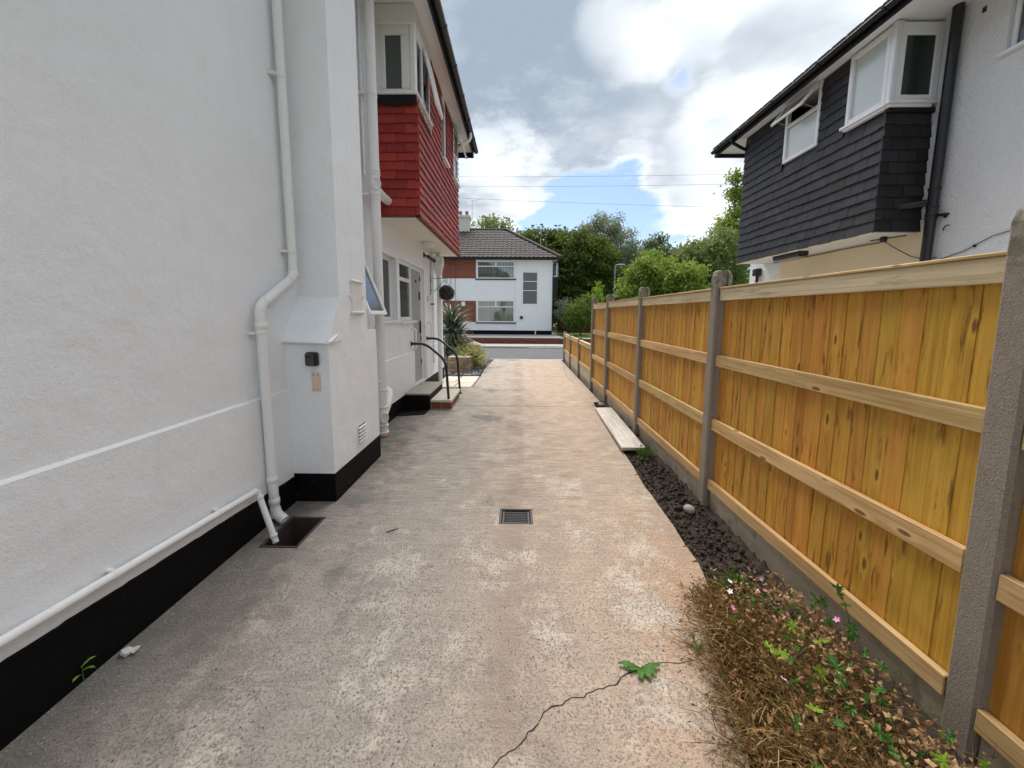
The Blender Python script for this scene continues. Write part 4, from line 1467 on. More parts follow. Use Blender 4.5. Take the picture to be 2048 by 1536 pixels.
# 6. grab rails and black handrails
for (yy, za, zb, lab) in ((7.27, 1.02, 1.42, 'white moulded grab rail left of the front door'), (8.56, 1.13, 1.50, 'white grab rail on the far side of the front door')):
    g = empty('grab_rail', (WX, yy, za), lab, 'grab rail', 'grab rails beside the door')
    mk('bar', MB().tube(rounded([(WX + .002, yy, za), (WX + .085, yy, za + .015), (WX + .085, yy, zb - .015), (WX + .002, yy, zb)], .05), .019, 12), 'upvc', g)
    for z_ in (za, zb):
        mk('rose', MB().lathe([(.0, .014), (.03, .012), (.034, 0)], (WX + .001, yy, z_), 'X', 14), 'upvc', g)
for pts, lab in (([(WX + .004, 7.22, 1.13), (-1.70, 7.02, 1.145), (-1.30, 6.82, .865), (-1.245, 6.80, .002)], 'black tubular handrail nearest the camera beside the doorstep'),
                 ([(WX + .004, 8.46, 1.155), (-1.75, 8.36, 1.16), (-1.31, 8.12, .86), (-1.245, 8.10, .002)], 'black tubular handrail on the far side of the doorstep')):
    g = empty('handrail', pts[-1], lab, 'handrail', 'black handrails at the doorstep')
    mk('rail', MB().tube(rounded(pts, .17, 8), .0235, 14), 'black_metal', g)
    p = Vector(pts[0])
    mk('wall_bracket', MB().cbox(p.x - .003, p.x + .012, p.y - .03, p.y + .03, p.z - .045, p.z + .045, .004).tube([p, p + (Vector(pts[1]) - p).normalized() * .11], .026, 14), 'black_metal', g)
    b = pts[-1]
    mk('base_plate', MB().cbox(b[0] - .05, b[0] + .05, b[1] - .05, b[1] + .05, .001, .009, .003), 'rusty_frame', g)

# 7. porch light, sensor, bracket with topiary ball
lp = empty('porch_light', (-1.80, 7.75, 3.0), 'round white bulkhead light under the bay soffit', 'light')
mk('lamp_base', MB().lathe([(0, .085), (.125, .085), (.125, .055), (.0, .055)], (-1.80, 7.75, 3.0), 'Z', 22), 'aged_upvc', lp)
mk('diffuser', MB().lathe([(.118, .056), (.120, .012), (.108, 0), (0, -.004)], (-1.80, 7.75, 3.0), 'Z', 22), 'aged_upvc', lp)
cc = empty('security_camera', (WX, 8.35, 2.93), 'small dark security camera under the soffit by the door', 'camera')
mk('bracket', MB().cbox(WX + .001, WX + .02, 8.30, 8.38, 2.88, 2.98, .004).tube([(WX + .01, 8.34, 2.93), (WX + .09, 8.38, 2.90)], .018, 10), 'rusty_frame', cc)
mk('camera_body', MB().tube([(WX + .08, 8.36, 2.905), (WX + .18, 8.52, 2.84)], .034, 12).tube([(WX + .17, 8.50, 2.846), (WX + .19, 8.54, 2.833)], .040, 12), 'grey_plastic', cc)
hb = empty('hanging_bracket', (WX, 8.93, 2.1), 'black scrolled iron bracket holding a hanging ball', 'bracket')
HX = -1.66


def spiral(cx, cz, r0, r1, a0, a1, y, n=18):
    return [(cx + (r0 + (r1 - r0) * k / n) * math.cos(a0 + (a1 - a0) * k / n), y, cz + (r0 + (r1 - r0) * k / n) * math.sin(a0 + (a1 - a0) * k / n)) for k in range(n + 1)]


mk('back_bar', MB().cbox(WX + .001, WX + .009, 8.92, 8.94, 2.12, 2.58, .002), 'black_metal', hb)
mk('arm', MB().tube([(WX + .006, 8.93, 2.50), (HX - .02, 8.93, 2.50)] + spiral(HX - .02, 2.455, .045, .015, math.pi / 2, -math.pi * 1.2, 8.93), .006, 8), 'black_metal', hb)
mk('brace', MB().tube([(HX - .03, 8.93, 2.48), (WX + .09, 8.93, 2.205)] + spiral(WX + .055, 2.235, .045, .014, -math.pi * .3, -math.pi * 1.9, 8.93), .006, 8), 'black_metal', hb)
mk('scroll', MB().tube(spiral(WX + .045, 2.455, .04, .012, math.pi * .8, math.pi * 2.6, 8.93), .005, 8), 'black_metal', hb)
tb = empty('topiary_ball', (HX, 8.93, 2.15), 'brown artificial topiary ball hanging from the iron bracket', 'hanging ball')
BC = Vector((HX, 8.93, 2.165))
mk('core', MB().lathe([(.001 + .165 * math.sin(math.pi * k / 14), -.165 * math.cos(math.pi * k / 14)) for k in range(15)], BC, 'Z', 22), 'room_dark', tb)
fo = MB()
rt_ = random.Random(4)
for k in range(650):
    d = Vector((rt_.gauss(0, 1), rt_.gauss(0, 1), rt_.gauss(0, 1))).normalized()
    c = BC + d * rt_.uniform(.160, .192)
    a = d.cross(Vector((rt_.gauss(0, 1), rt_.gauss(0, 1), rt_.gauss(0, 1)))).normalized()
    b = (d.cross(a) + d * rt_.uniform(-.6, .9)).normalized()
    fo.add([c - a * .014, c + b * .018, c + a * .014, c - b * .018], [(0, 1, 2, 3)])
mk('foliage', fo, 'topiary_leaf', tb)
for dx_ in (-.07, .0, .07):
    mk('chain', MB().tube([(HX + dx_, 8.93 + dx_ * .6, 2.33), (HX - .005, 8.93, 2.425)], .003, 6), 'black_metal', tb)

# ---- drains
gu = mk('gully', MB().box(GULLY[0], GULLY[1], GULLY[2], GULLY[3], -.26, -.235), 'drain_dirt', None, 'open square gully full of dead leaves under the white pipes', 'drain')
gf = MB()
x0, x1, y0, y1 = GULLY
t_ = .022
gf.cbox(x0 + .001, x1 - .001, y0 + .001, y0 + t_, -.23, .006, .004).cbox(x0 + .001, x1 - .001, y1 - t_, y1 - .001, -.23, .006, .004)
gf.cbox(x0 + .0012, x0 + t_, y0 + t_ + .0005, y1 - t_ - .0005, -.23, .0055, .004).cbox(x1 - t_, x1 - .0012, y0 + t_ + .0005, y1 - t_ - .0005, -.23, .0055, .004)
mk('frame', gf, 'rusty_frame', gu)
ll = MB()
rl_ = random.Random(6)
for k in range(60):
    c = Vector((rl_.uniform(x0 + .04, x1 - .04), rl_.uniform(y0 + .04, y0 + .28), -.225 + rl_.uniform(0, .05)))
    e = Euler((rl_.gauss(0, .5), rl_.gauss(0, .5), rl_.uniform(0, 6))).to_matrix()
    ll.add([c + e @ Vector(p) for p in ((-.018, 0, 0), (0, -.011, .004), (.018, 0, .002), (0, .011, .005))], [(0, 1, 2, 3)])
tag(mk('dead_leaves', ll, 'dead_leaf_litter', gu), kind='stuff')
gt = mk('drain_grate', MB().box(GRATE[0], GRATE[1], GRATE[2], GRATE[3], -.09, -.07), 'drain_dirt', None, 'rectangular iron drain grating set in the middle of the driveway', 'drain')
x0, x1, y0, y1 = GRATE
gf = MB()
gf.cbox(x0 + .001, x1 - .001, y0 + .001, y0 + .020, -.069, .003, .003).cbox(x0 + .001, x1 - .001, y1 - .020, y1 - .001, -.069, .003, .003)
gf.cbox(x0 + .0012, x0 + .020, y0 + .0205, y1 - .0205, -.069, .0025, .003).cbox(x1 - .020, x1 - .0012, y0 + .0205, y1 - .0205, -.069, .0025, .003)
mk('frame', gf, 'cast_iron', gt)
for xa_ in (x0 + .024, x1 - .045):
    mk('grate_side', MB().cbox(xa_, xa_ + .021, y0 + .026, y1 - .026, -.04, -.010, .004), 'cast_iron', gt)
for k in range(7):
    yb = y0 + .034 + k * .0275
    mk('bar', MB().cbox(x0 + .046, x1 - .046, yb, yb + .015, -.038, -.011, .004), 'cast_iron', gt)
rg = mk('road_gully', MB().box(.42, 1.05, 14.80, 15.15, -.0445, -.042), 'drain_dirt', None, 'iron road gully grating at the near road edge', 'drain')
for k in range(9):
    mk('bar', MB().cbox(.45 + k * .065, .485 + k * .065, 14.83, 15.12, -.041, -.030, .004), 'cast_iron', rg)

# ================================================================== RIGHT HOUSE
RX, RF = 6.13, 5.45
RH = empty('neighbour_house', (9.0, 6.0, 0), 'white house with black slate-hung bay behind the fence on the right', 'house')
RY1 = 10.55
rholes = [(4.30, 5.42, 5.02, 5.88)]
mk('wall', grid_wall([-4.0, RY1], [0.0, 5.96], rholes, lambda u, v, d: (d, -u, v), RX, RX + .27) if False else
   grid_wall([-4.0, RY1], [0.0, 3.42, 5.96], rholes, lambda u, v, d: (d, u, v), RX + .27, RX), 'rough_white_render', RH)
mk('wall', MB().box(RX + .28, 14, RY1 - .25, RY1, .0, 5.96), 'rough_white_render', RH)
mk('wall', MB().box(RX + .28, 14, -4, -3.75, .0, 5.96), 'rough_white_render', RH)
mk('wall', MB().box(14.003, 14.2, -4, RY1, .0, 5.96), 'rough_white_render', RH)
mk('cream_band', MB().box(RX - .006, RX - .001, 6.06, 9.35, 2.25, 2.975), 'cream_paint', RH)
RBY0, RBY1, RBZ, RSILL = 6.22, 10.02, 2.985, 4.85
mk('bay', MB().box(RF + .045, RX + .01, RBY0 + .045, RBY1 - .02, RBZ + .012, RSILL - .05).box(RF + .045, RX + .01, 7.05, 7.60, RSILL - .05, 5.95).box(RF + .045, RX + .01, 8.60, RBY1 - .02, RSILL - .05, 5.95), 'black_bitumen', RH)
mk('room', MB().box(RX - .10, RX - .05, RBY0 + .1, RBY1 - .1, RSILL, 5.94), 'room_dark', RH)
mk('bay_soffit', MB().box(RF + .03, RX - .002, RBY0 + .03, RBY1 - .03, RBZ - .004, RBZ + .010), 'soffit_paint', RH)
mk('soffit_edge', MB().box(RF + .0, RF + .029, RBY0 + .03, RBY1 - .03, RBZ - .022, RBZ + .004), 'cream_paint', RH)
lim, spill = [300], MB()
hang_tiles(RH, (RF - .02, RBY0 + .02, RBZ), (1, 0, 0), (0, -1, 0), RX - RF + .02, RBZ, 4.74, .172, .27, 'black_tile', [], .022, rn, lim, spill=spill)
# the long face runs away from the camera; skip = main corner window and the top-hung window
skipR = [(-.1, .80, RSILL - .03, 6.0), (1.40, 2.36, 4.82, 6.0)]
hang_tiles(RH, (RF + .04, RBY0, RBZ), (0, 1, 0), (-1, 0, 0), RBY1 - RBY0, RBZ, 5.93, .172, .27, 'black_tile', skipR, .022, rn, lim, spill=spill)
if spill.v:
    tag(mk('tile_courses', spill, 'black_tile', RH), kind='stuff')
mk('flashing', MB().cbox(RF - .005, RX - .002, RBY0 - .026, RBY0 + .03, 4.70, RSILL - .08, .008), 'black_bitumen', RH)
# corner window
UYn, NXn = (0, 1, 0), (-1, 0, 0)
rw = window(RH, (RF + .075, RBY0 + .06, RSILL), UYn, NXn, .72, 1.08, glass='obscure_glass', fw=.075, d=.085, sill=.13)
ct = mk('window', MB().cbox(RF + .10, RF + .155, RBY0 - .012, RBY0 + .05, RSILL, 5.93, .008).cbox(RX - .10, RX - .003, RBY0 - .010, RBY0 + .05, RSILL, 5.93, .008)
        .cbox(RF + .156, RX - .101, RBY0 - .008, RBY0 + .048, RSILL, RSILL + .10, .008).cbox(RF + .156, RX - .101, RBY0 - .008, RBY0 + .048, 5.76, 5.93, .008), 'upvc', RH)
mk('pane', MB().box(RF + .15, RX - .09, RBY0 + .015, RBY0 + .025, RSILL + .09, 5.77), 'dark_glass', ct)
mk('corner_post', MB().cbox(RF - .015, RF + .099, RBY0 - .016, RBY0 + .059, RSILL - .001, 5.945, .01), 'upvc', ct)
for k in range(4):
    mk('flute', MB().cbox(RF + .004 + k * .022, RF + .016 + k * .022, RBY0 - .024, RBY0 - .0165, RSILL + .02, 5.93, .003), 'upvc', ct)
mk('sill', MB().cbox(RF - .05, RX - .004, RBY0 - .07, RBY0 + .02, RSILL - .035, RSILL - .002, .006), 'upvc', ct)
mk('sill_trim', MB().cbox(RF - .02, RX - .08, RBY0 - .04, RBY0 + .02, RSILL - .085, RSILL - .036, .006).cbox(RF - .03, RF + .04, RBY0 + .021, RBY0 + .78, RSILL - .085, RSILL - .046, .006), 'aged_upvc', ct)
# top-hung window farther along
r2 = window(RH, (RF + .085, RBY0 + 1.41, 4.83), UYn, NXn, .94, 1.12, bars_h=(.70,), glass='obscure_glass', fw=.07, d=.075, panes=[(0, .94, 0, .70)])
osn = mk('open_sash', frame_mb(.86, .46, fw=.05, d=.045), 'upvc')
osn.parent = RH
osn.matrix_local = basis(Vector((RF - .005, RBY0 + 1.45, 5.90)) - RH.location, UYn, NXn) @ Matrix.Rotation(R(-38 if False else 38), 4, 'X') @ Matrix.Translation((0, 0, -.46))
q = mk('pane', MB().box(.04, .82, .016, .024, .04, .42), 'grey_glass')
q.parent = osn
mk('stay', MB().tube([(RF + .02, RBY0 + 1.52, 5.52), (RF - .22, RBY0 + 1.52, 5.60)], .006, 6).tube([(RF + .02, RBY0 + 2.24, 5.52), (RF - .22, RBY0 + 2.24, 5.60)], .006, 6), 'galvanised', RH)
# upper wall window at the frame's edge
r3 = window(RH, (RX + .10, 4.30, 5.03), UYn, NXn, 1.12, .84, bars_v=(.56,), glass='grey_glass', sill=.16, panes=[(0, .56, 0, .84), (.56, 1.12, 0, .84)])
mk('vent_hole', MB().cbox(RX - .003, RX + .01, 5.70, 5.76, 5.70, 5.78, .006), 'black_metal', RH)
# eaves, gutter, roof
REX = 5.17
sf = mk('eaves_soffit', MB().box(REX + .02, RX + .2, -4.4, 10.92, 5.962, 5.974), 'upvc', RH)
for k in range(5):
    mk('soffit_board', MB().box(REX + .03 + k * .10, REX + .122 + k * .10, 9.95, 10.90, 5.952, 5.961), 'upvc', sf)
mk('fascia', MB().box(REX, REX + .02, -4.4, 10.92, 5.86, 6.05).box(REX + .021, 14.4, 10.92, 10.94, 5.86, 6.05), 'black_bitumen', RH)
g2 = gutter('gutter', REX - .060, -4.4, 10.90, 5.985, .058, 'gutter_black', -1, RH, (6.0, 7.2, 8.4, 9.6, 10.5))
mk('gutter_outlet', MB().tube(rounded([(REX - .06, 9.95, 5.94), (REX - .06, 9.95, 5.84), (RF - .02, 9.99, 5.70), (RX + .0, 10.06, 5.62)], .06), .036, 12), 'gutter_black', g2)
ro = MB()
a0, a1, a2, a3 = (REX - .05, -4.4, 6.045), (REX - .05, 10.98, 6.045), (14.4, 10.98, 6.045), (14.4, -4.4, 6.045)
r0, r1 = (9.8, -4.4, 9.0), (9.8, 6.4, 9.0)
ro.add([a0, a1, r1, r0, a2, a3], [(0, 3, 2, 1), (1, 2, 4), (4, 2, 3, 5), (0, 5, 3), (0, 1, 4, 5)])
mk('roof', ro, 'roof_tile', RH)
rt = MB()
for k in range(60):
    y = -4.35 + k * .30
    if y < 10.8:
        rt.hexa([(REX - .055, y, 6.05), (REX + .35, y, 6.29), (REX + .35, y + .27, 6.29), (REX - .055, y + .27, 6.05), (REX - .06, y + .02, 6.085), (REX + .35, y + .02, 6.33), (REX + .35, y + .25, 6.33), (REX - .06, y + .25, 6.085)])
tag(mk('eaves_tiles', rt, 'roof_tile', RH), kind='stuff')
# black soil pipe
bp = empty('black_soil_pipe', (RX - .10, 5.98, 0), 'black soil pipe on the white wall beside the slate-hung bay', 'pipe')
bx_, by_ = RX - .095, 5.97
mk('pipe', MB().tube([(bx_, by_, .0), (bx_, by_, 6.0)], .062, 20), 'pipe_black', bp)
for z_ in (3.54, 3.29, 3.18, 3.13):
    mk('collar', collar(MB(), (bx_, by_, z_), .062, .04, 'Z', .010), 'pipe_black', bp)
mk('branch', MB().tube(rounded([(bx_, by_, 3.36), (bx_ - .05, by_ + .12, 3.37), (bx_ - .22, by_ + .28, 3.36)], .05), .052, 16), 'pipe_black', bp)
mk('branch_collar', MB().tube([(bx_ - .10, by_ + .165, 3.366), (bx_ - .16, by_ + .222, 3.364)], .062, 16), 'pipe_black', bp)
mk('clip', MB().cbox(bx_ + .02, RX - .001, by_ - .16, by_ - .05, 3.145, 3.170, .003), 'pipe_black', bp)
# smaller fittings
fl = empty('floodlight', (RX - .08, 8.25, 2.86), 'slim black light fitting under the black bay', 'light')
mk('housing', MB().cbox(RF + .10, RF + .30, 7.95, 8.75, 2.895, 2.978, .01), 'black_metal', fl)
mk('lens', MB().cbox(RF + .11, RF + .29, 7.97, 8.73, 2.870, 2.894, .008), 'grey_glass', fl)
sn = empty('junction_box', (RX - .2, 6.72, 2.9), 'black round sensor box under the near end of the black bay', 'sensor')
mk('body', MB().lathe([(0, .0), (.045, .0), (.05, .05), (.04, .085), (0, .085)], (RX - .22, 6.55, 2.895), 'Z', 14), 'black_metal', sn)
mk('bar', MB().tube([(RX - .30, 6.70, 2.945), (RX - .10, 6.30, 2.955)], .010, 8), 'black_metal', sn)
cbl = empty('wall_cable', (RX, 7.5, 2.5), 'thin black cable sagging along the cream wall under the bay', 'cable')
mk('cable', MB().tube([(RX - .012, 9.6, 2.955), (RX - .012, 8.6, 2.945), (RX - .012, 7.4, 2.95), (RX - .015, 6.75, 2.94), (RX - .20, 6.58, 2.90)], .007, 8), 'wire_black', cbl)
mk('drop', MB().tube([(RX - .20, 6.54, 2.90), (RX - .10, 6.42, 2.76), (RX - .03, 6.26, 2.63), (RX - .015, 6.08, 2.56), (RX - .015, 5.9, 2.56)], .006, 8), 'wire_black', cbl)
cb2 = empty('slack_cable', (RX, 5.3, 2.5), 'thin black cable crossing the white wall right of the black pipe', 'cable')
mk('cable', MB().tube([(RX - .012, 5.95, 2.50), (RX - .012, 5.55, 2.60), (RX - .012, 5.25, 2.74), (RX - .012, 4.9, 2.80)], .005, 8).cbox(RX - .03, RX - .001, 5.42, 5.445, 2.63, 2.665, .004), 'wire_black', cb2)
hk = mk('wall_hook', MB().tube([(RX - .001, 5.80, 3.0), (RX - .04, 5.80, 2.99), (RX - .045, 5.83, 2.95), (RX - .02, 5.84, 2.94)], .008, 8).lathe([(0, -.002), (.03, 0), (.03, .004)], (RX - .006, 5.86, 3.14), 'X', 10), 'rusty_frame', None, 'small rusty hook in the white wall right of the black pipe', 'hook')
sdp = empty('small_downpipe', (RX - .06, 10.1, 0), 'small black downpipe with hopper under the far end of the black bay', 'pipe')
mk('pipe', MB().tube([(RX - .06, 10.12, 0), (RX - .06, 10.12, 2.72)], .034, 12), 'pipe_black', sdp)
mk('hopper', MB().cbox(RX - .14, RX - .004, 10.03, 10.21, 2.70, 2.88, .012), 'pipe_black', sdp)

# ================================================================== HOUSE ACROSS THE ROAD
FY = 26.0
FH = empty('house_across_road', (-4, 29, .33), 'white and brick semi-detached house across the road with brown tiled hip roof', 'house')
FZ = .33
fm = lambda u, v, d: (u, d, v)
WINS = [(-2.80, -.29, 4.02, 5.17), (-2.80, -.29, 1.14, 2.61), (.22, 1.24, 2.33, 4.47)]
WL2 = [(-9.3, -6.8, 4.02, 5.17), (-9.3, -6.8, 1.14, 2.61)]


def facade(us, vs, holes, y0, y1):
    m = grid_wall(us, vs, holes, fm, y0, y1)
    return m


mk('wall', facade([-.22, 2.20], [.60, 5.24], [WINS[2]], FY - .04, FY + .22), 'smooth_white_render', FH)
mk('wall', facade([-12, -.225], [.60, 5.24], WINS[:2] + WL2, FY, FY + .22), 'smooth_white_render', FH)
for (a, b, c, d) in ((-6.75, -2.87, 4.03, 5.235), (-6.75, -2.87, 1.15, 2.56)):
    mk('brick_panel', MB().box(a, b, FY - .02, FY - .001, c, d), 'far_brick', FH)
mk('wall', MB().box(1.97, 2.20, FY + .225, 33.6, .60, 5.24).box(-12, 2.2, 33.61, 33.8, .6, 5.24).box(-12.2, -12.003, FY, 33.8, .6, 5.24), 'smooth_white_render', FH)
mk('plinth', MB().box(-12.2, 2.215, FY - .055, 33.75, .2, .598), 'black_paint', FH)
mk('dado_line', MB().cbox(-.2, 2.21, FY - .05, FY - .0405, .61, 1.10, .004), 'smooth_white_render', FH)
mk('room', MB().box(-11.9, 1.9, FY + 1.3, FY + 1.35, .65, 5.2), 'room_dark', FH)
rb = random.Random(9)
for (a, b, c, d), full in zip(WINS[:2] + WL2, (1, 1, 1, 1)):
    w_, h_ = b - a, d - c
    wo = window(FH, (a, FY + .10, c), (1, 0, 0), (0, -1, 0), w_, h_, bars_h=(h_ * .70,), bars_v=(), glass='clear_glass', fw=.075, d=.09, panes=[(0, w_, 0, h_ * .70), (0, w_ / 2, h_ * .70, h_), (w_ / 2, w_, h_ * .70, h_)])
    mn = mk('mullion', MB().cbox(w_ / 2 - .05, w_ / 2 + .05, -.004, .094, h_ * .70 + .038, h_ - .076, .006), 'upvc')
    mn.parent = wo
    sl = mk('sill', MB().cbox(-.10, w_ + .10, -.02, .18, -.075, -.004, .006), 'black_bitumen')
    sl.parent = wo
    blm = MB()
    x = .09
    lower = c < 3
    while x < w_ - .12:
        ang = rb.uniform(.35, .6) if not lower else rb.uniform(.15, .55)
        wd = .085
        cx_, sx_ = math.cos(ang) * wd / 2, math.sin(ang) * wd / 2
        blm.add([(x - cx_ + .04, -.16 - sx_, .08), (x + cx_ + .04, -.16 + sx_, .08), (x + cx_ + .04, -.16 + sx_, h_ - .08), (x - cx_ + .04, -.16 - sx_, h_ - .08)], [(0, 1, 2, 3)])
        x += .088 if lower else .098
    bo = mk('vertical_blind', blm, 'blind_fabric')
    bo.parent = wo
a, b, c, d = WINS[2]
sw = window(FH, (a, FY + .06, c), (1, 0, 0), (0, -1, 0), b - a, d - c, bars_h=(.92, 1.52), glass='grey_glass', fw=.05, d=.07, panes=[(0, b - a, 0, .92), (0, b - a, .92, 1.52), (0, b - a, 1.52, d - c)], sill=.12)
mk('vent_cowl', MB().lathe([(0, -.09), (.10, -.085), (.11, 0)], (.17, FY - .05, 1.47), 'Y', 16), 'black_metal', FH)
mk('alarm_box', MB().cbox(-3.84, -3.60, FY - .09, FY - .021, 2.22, 2.50, .02), 'upvc', FH)
mk('overflow_pipe', MB().tube([(1.12, FY - .06, .70), (1.12, FY - .10, .66), (1.12, FY - .10, .34)], .035, 10), 'pipe_white', FH)
mk('cable', MB().tube([(-4.55, FY - .03, 5.2), (-4.55, FY - .03, .6)], .012, 6).tube([(-4.25, FY - .03, 5.2), (-4.25, FY - .03, .6)], .012, 6), 'grey_plastic', FH)
# side bay with black tiles and a small window
mk('side_bay', MB().box(2.205, 2.62, FY + .75, FY + 3.6, 2.60, 5.20), 'black_tile', FH)
sbw = window(FH, (2.22, FY + .70, 4.22), (1, 0, 0), (0, -1, 0), .36, .95, glass='dark_glass', fw=.07, d=.05)
window(FH, (2.60, FY + .80, 4.22), (0, 1, 0), (1, 0, 0), 1.0, .95, glass='dark_glass', fw=.07, d=.05)
mk('eaves', MB().box(-12.5, 2.62, FY - .42, 34.1, 5.235, 5.25), 'smooth_white_render', FH)
mk('gutter', MB().box(-12.5, 2.70, FY - .50, FY - .42, 5.18, 5.31).box(2.621, 2.70, FY - .419, 34.1, 5.18, 5.31), 'gutter_black', FH)
mk('downpipe', MB().tube(rounded([(2.55, FY - .40, 5.16), (2.30, FY - .10, 4.98), (2.24, FY - .09, 4.85), (2.24, FY - .09, .6)], .05), .035, 8), 'pipe_black', FH)
# hip roof with real courses of interlocking tiles
EZ, RZ, EY, RYY = 5.32, 7.95, FY - .48, 29.9
HXR, HXE = -1.02, 2.68
rf = mk('roof', MB().add([(-13, EY, EZ), (HXE, EY, EZ), (HXR, RYY, RZ), (-13, RYY, RZ), (HXE, 2 * RYY - EY, EZ), (-13, 2 * RYY - EY, EZ)],
                         [(0, 1, 2, 3), (1, 4, 2), (4, 5, 3, 2), (0, 3, 5), (0, 5, 4, 1)]), 'roof_tile', FH)
tl = MB()
slope = Vector((0, RYY - EY, RZ - EZ))
SL = slope.length
sdv = slope / SL
nrm = Vector((0, -sdv.z, sdv.y))
rows = 15
for r_ in range(rows):
    s0, s1 = SL * r_ / rows, SL * (r_ + 1) / rows + .05
    frac = (r_ + .5) / rows
    xmax = HXE + (HXR - HXE) * frac - .10
    x = xmax - .30
    x = math.floor(x / .30) * .30 + (.15 if False else 0)
    while x > -9.0:
        b0 = Vector((x, EY, EZ)) + sdv * s0
        prof = [(0, .045), (.04, .060), (.08, .050), (.11, .028), (.18, .022), (.25, .030), (.298, .045)]
        jit = rb.uniform(-.004, .004)
        v = []
        for px_, h_ in prof:
            v.append(b0 + Vector((px_, 0, 0)) + nrm * (h_ + .042 + jit))
        for px_, h_ in prof:
            v.append(b0 + Vector((px_, 0, 0)) + sdv * (s1 - s0) + nrm * (h_ + jit - .004))
        for px_, h_ in prof:
            v.append(b0 + Vector((px_, 0, 0)) + nrm * .0)
        n = len(prof)
        f = [(k, k + 1, n + k + 1, n + k) for k in range(n - 1)] + [(2 * n + k, 2 * n + k + 1, k + 1, k) for k in range(n - 1)]
        tl.add(v, f)
        x -= .30
tag(mk('roof_tiles', tl, 'roof_tile', rf), kind='stuff')
hp_ = Vector((HXE, EY, EZ)), Vector((HXR, RYY, RZ))
for k in range(13):
    a, b = hp_[0].lerp(hp_[1], k / 13), hp_[0].lerp(hp_[1], (k + 1.04) / 13)
    mk('hip_tile', MB().tube([a + Vector((0, 0, .035)), b + Vector((0, 0, .055))], [.125, .115], 10), 'roof_tile', rf)
for k in range(17):
    mk('ridge_tile', MB().tube([(HXR - k * .46, RYY, RZ + .02), (HXR - (k + 1) * .46, RYY, RZ + .03)], [.125, .12], 10), 'roof_tile', rf)
chm = mk('chimney', MB().cbox(-4.62, -3.72, RYY - .35, RYY + .35, 7.2, 8.75, .02).cbox(-4.68, -3.66, RYY - .41, RYY + .41, 8.751, 8.95, .02), 'rubble_white', rf)
for x in (-4.42, -3.95):
    mk('chimney_pot', MB().lathe([(.14, 0), (.12, .05), (.105, .28), (.13, .30), (.13, .34), (.09, .34), (.09, .1)], (x, RYY, 8.95), 'Z', 14), 'terracotta', chm)
ae = empty('tv_aerial', (-3.55, RYY, 7.9), 'thin television aerial on the far house beside its chimney', 'aerial')
mk('mast', MB().tube([(-3.55, RYY, 7.9), (-3.55, RYY, 10.15)], .016, 6), 'galvanised', ae)
mk('boom', MB().tube([(-3.62, RYY, 10.05), (-2.75, RYY - .1, 10.20)], .010, 6), 'galvanised', ae)
for k in range(5):
    mk('element', MB().tube([(-3.5 + k * .16, RYY - .14, 10.07 + k * .028), (-3.5 + k * .16, RYY + .14, 10.07 + k * .028)], .005, 5), 'galvanised', ae)

# low garden wall, gate and street lamp over the road
gw = empty('garden_wall', (-5, 21.53, .05), 'low dark red brick garden wall across the road', 'wall')
mk('brickwork', MB().box(-40, 2.35, 21.43, 21.64, -.05, .36), 'far_wall_brick', gw)
mk('coping', MB().cbox(-40, 2.42, 21.40, 21.67, .361, .415, .01), 'kerb_stone', gw)
gw2 = empty('side_garden_wall', (6, 21.53, .05), 'low brick wall edging the lawn right of the far house', 'wall')
mk('brickwork', MB().box(2.43, 14, 21.43, 21.64, -.05, .33), 'far_wall_brick', gw2)
mk('coping', MB().cbox(2.44, 14, 21.40, 21.67, .331, .375, .01), 'kerb_stone', gw2)
rfn = empty('red_fence', (4.3, 27.0, .33), 'dark red timber fence and gate beside the far house', 'fence')
for k in range(42):
    mk('board', MB().cbox(2.72 + k * .15, 2.86 + k * .15, 27.2, 27.225, .40, 1.95 if k > 8 else 2.05, .004), 'dark_red_wood', rfn)
mk('rail', MB().box(2.72, 9.0, 27.226, 27.27, .7, .8).box(2.72, 9.0, 27.2265, 27.27, 1.6, 1.7), 'dark_red_wood', rfn)
mk('gate_latch', MB().cbox(3.62, 3.66, 27.17, 27.199, 1.20, 1.52, .005), 'galvanised', rfn)
sl_ = empty('street_lamp', (7.28, 30, .33), 'slim grey street lamp standing in front of the trees', 'street lamp')
mk('column', MB().tube([(7.28, 30, .30), (7.28, 30, 1.4), (7.28, 30, 5.35)], [.075, .065, .045], 12), 'galvanised', sl_)
mk('arm', MB().tube([(7.28, 30, 5.32), (7.35, 29.98, 5.42), (7.55, 29.95, 5.45)], .030, 10), 'galvanised', sl_)
mk('lantern', MB().cbox(7.50, 7.98, 29.86, 30.04, 5.40, 5.50, .03), 'galvanised', sl_)

# overhead cables
for (y, za, zb, xa, xb, lab) in ((16.0, 7.10, 7.22, -9, 12, 'topmost overhead cable crossing the sky between the houses'), (16.0, 6.71, 6.86, -9, 12, 'middle overhead cable crossing the sky between the houses'),
                                 (16.0, 6.56, 5.82, -9, 12, 'lowest overhead cable, sloping down to the right')):
    m = MB()
    pts = []
    for k in range(25):
        s = k / 24
        pts.append((xa + (xb - xa) * s, y, za + (zb - za) * s - .35 * 4 * s * (1 - s) * .35 + .06))
    m.tube(pts, .0045, 6)
    o = mk('overhead_cable', m, 'wire_grey', None, lab, 'cable', 'overhead cables')

# ================================================================== PLANTS
RNG = np.random.default_rng(17)


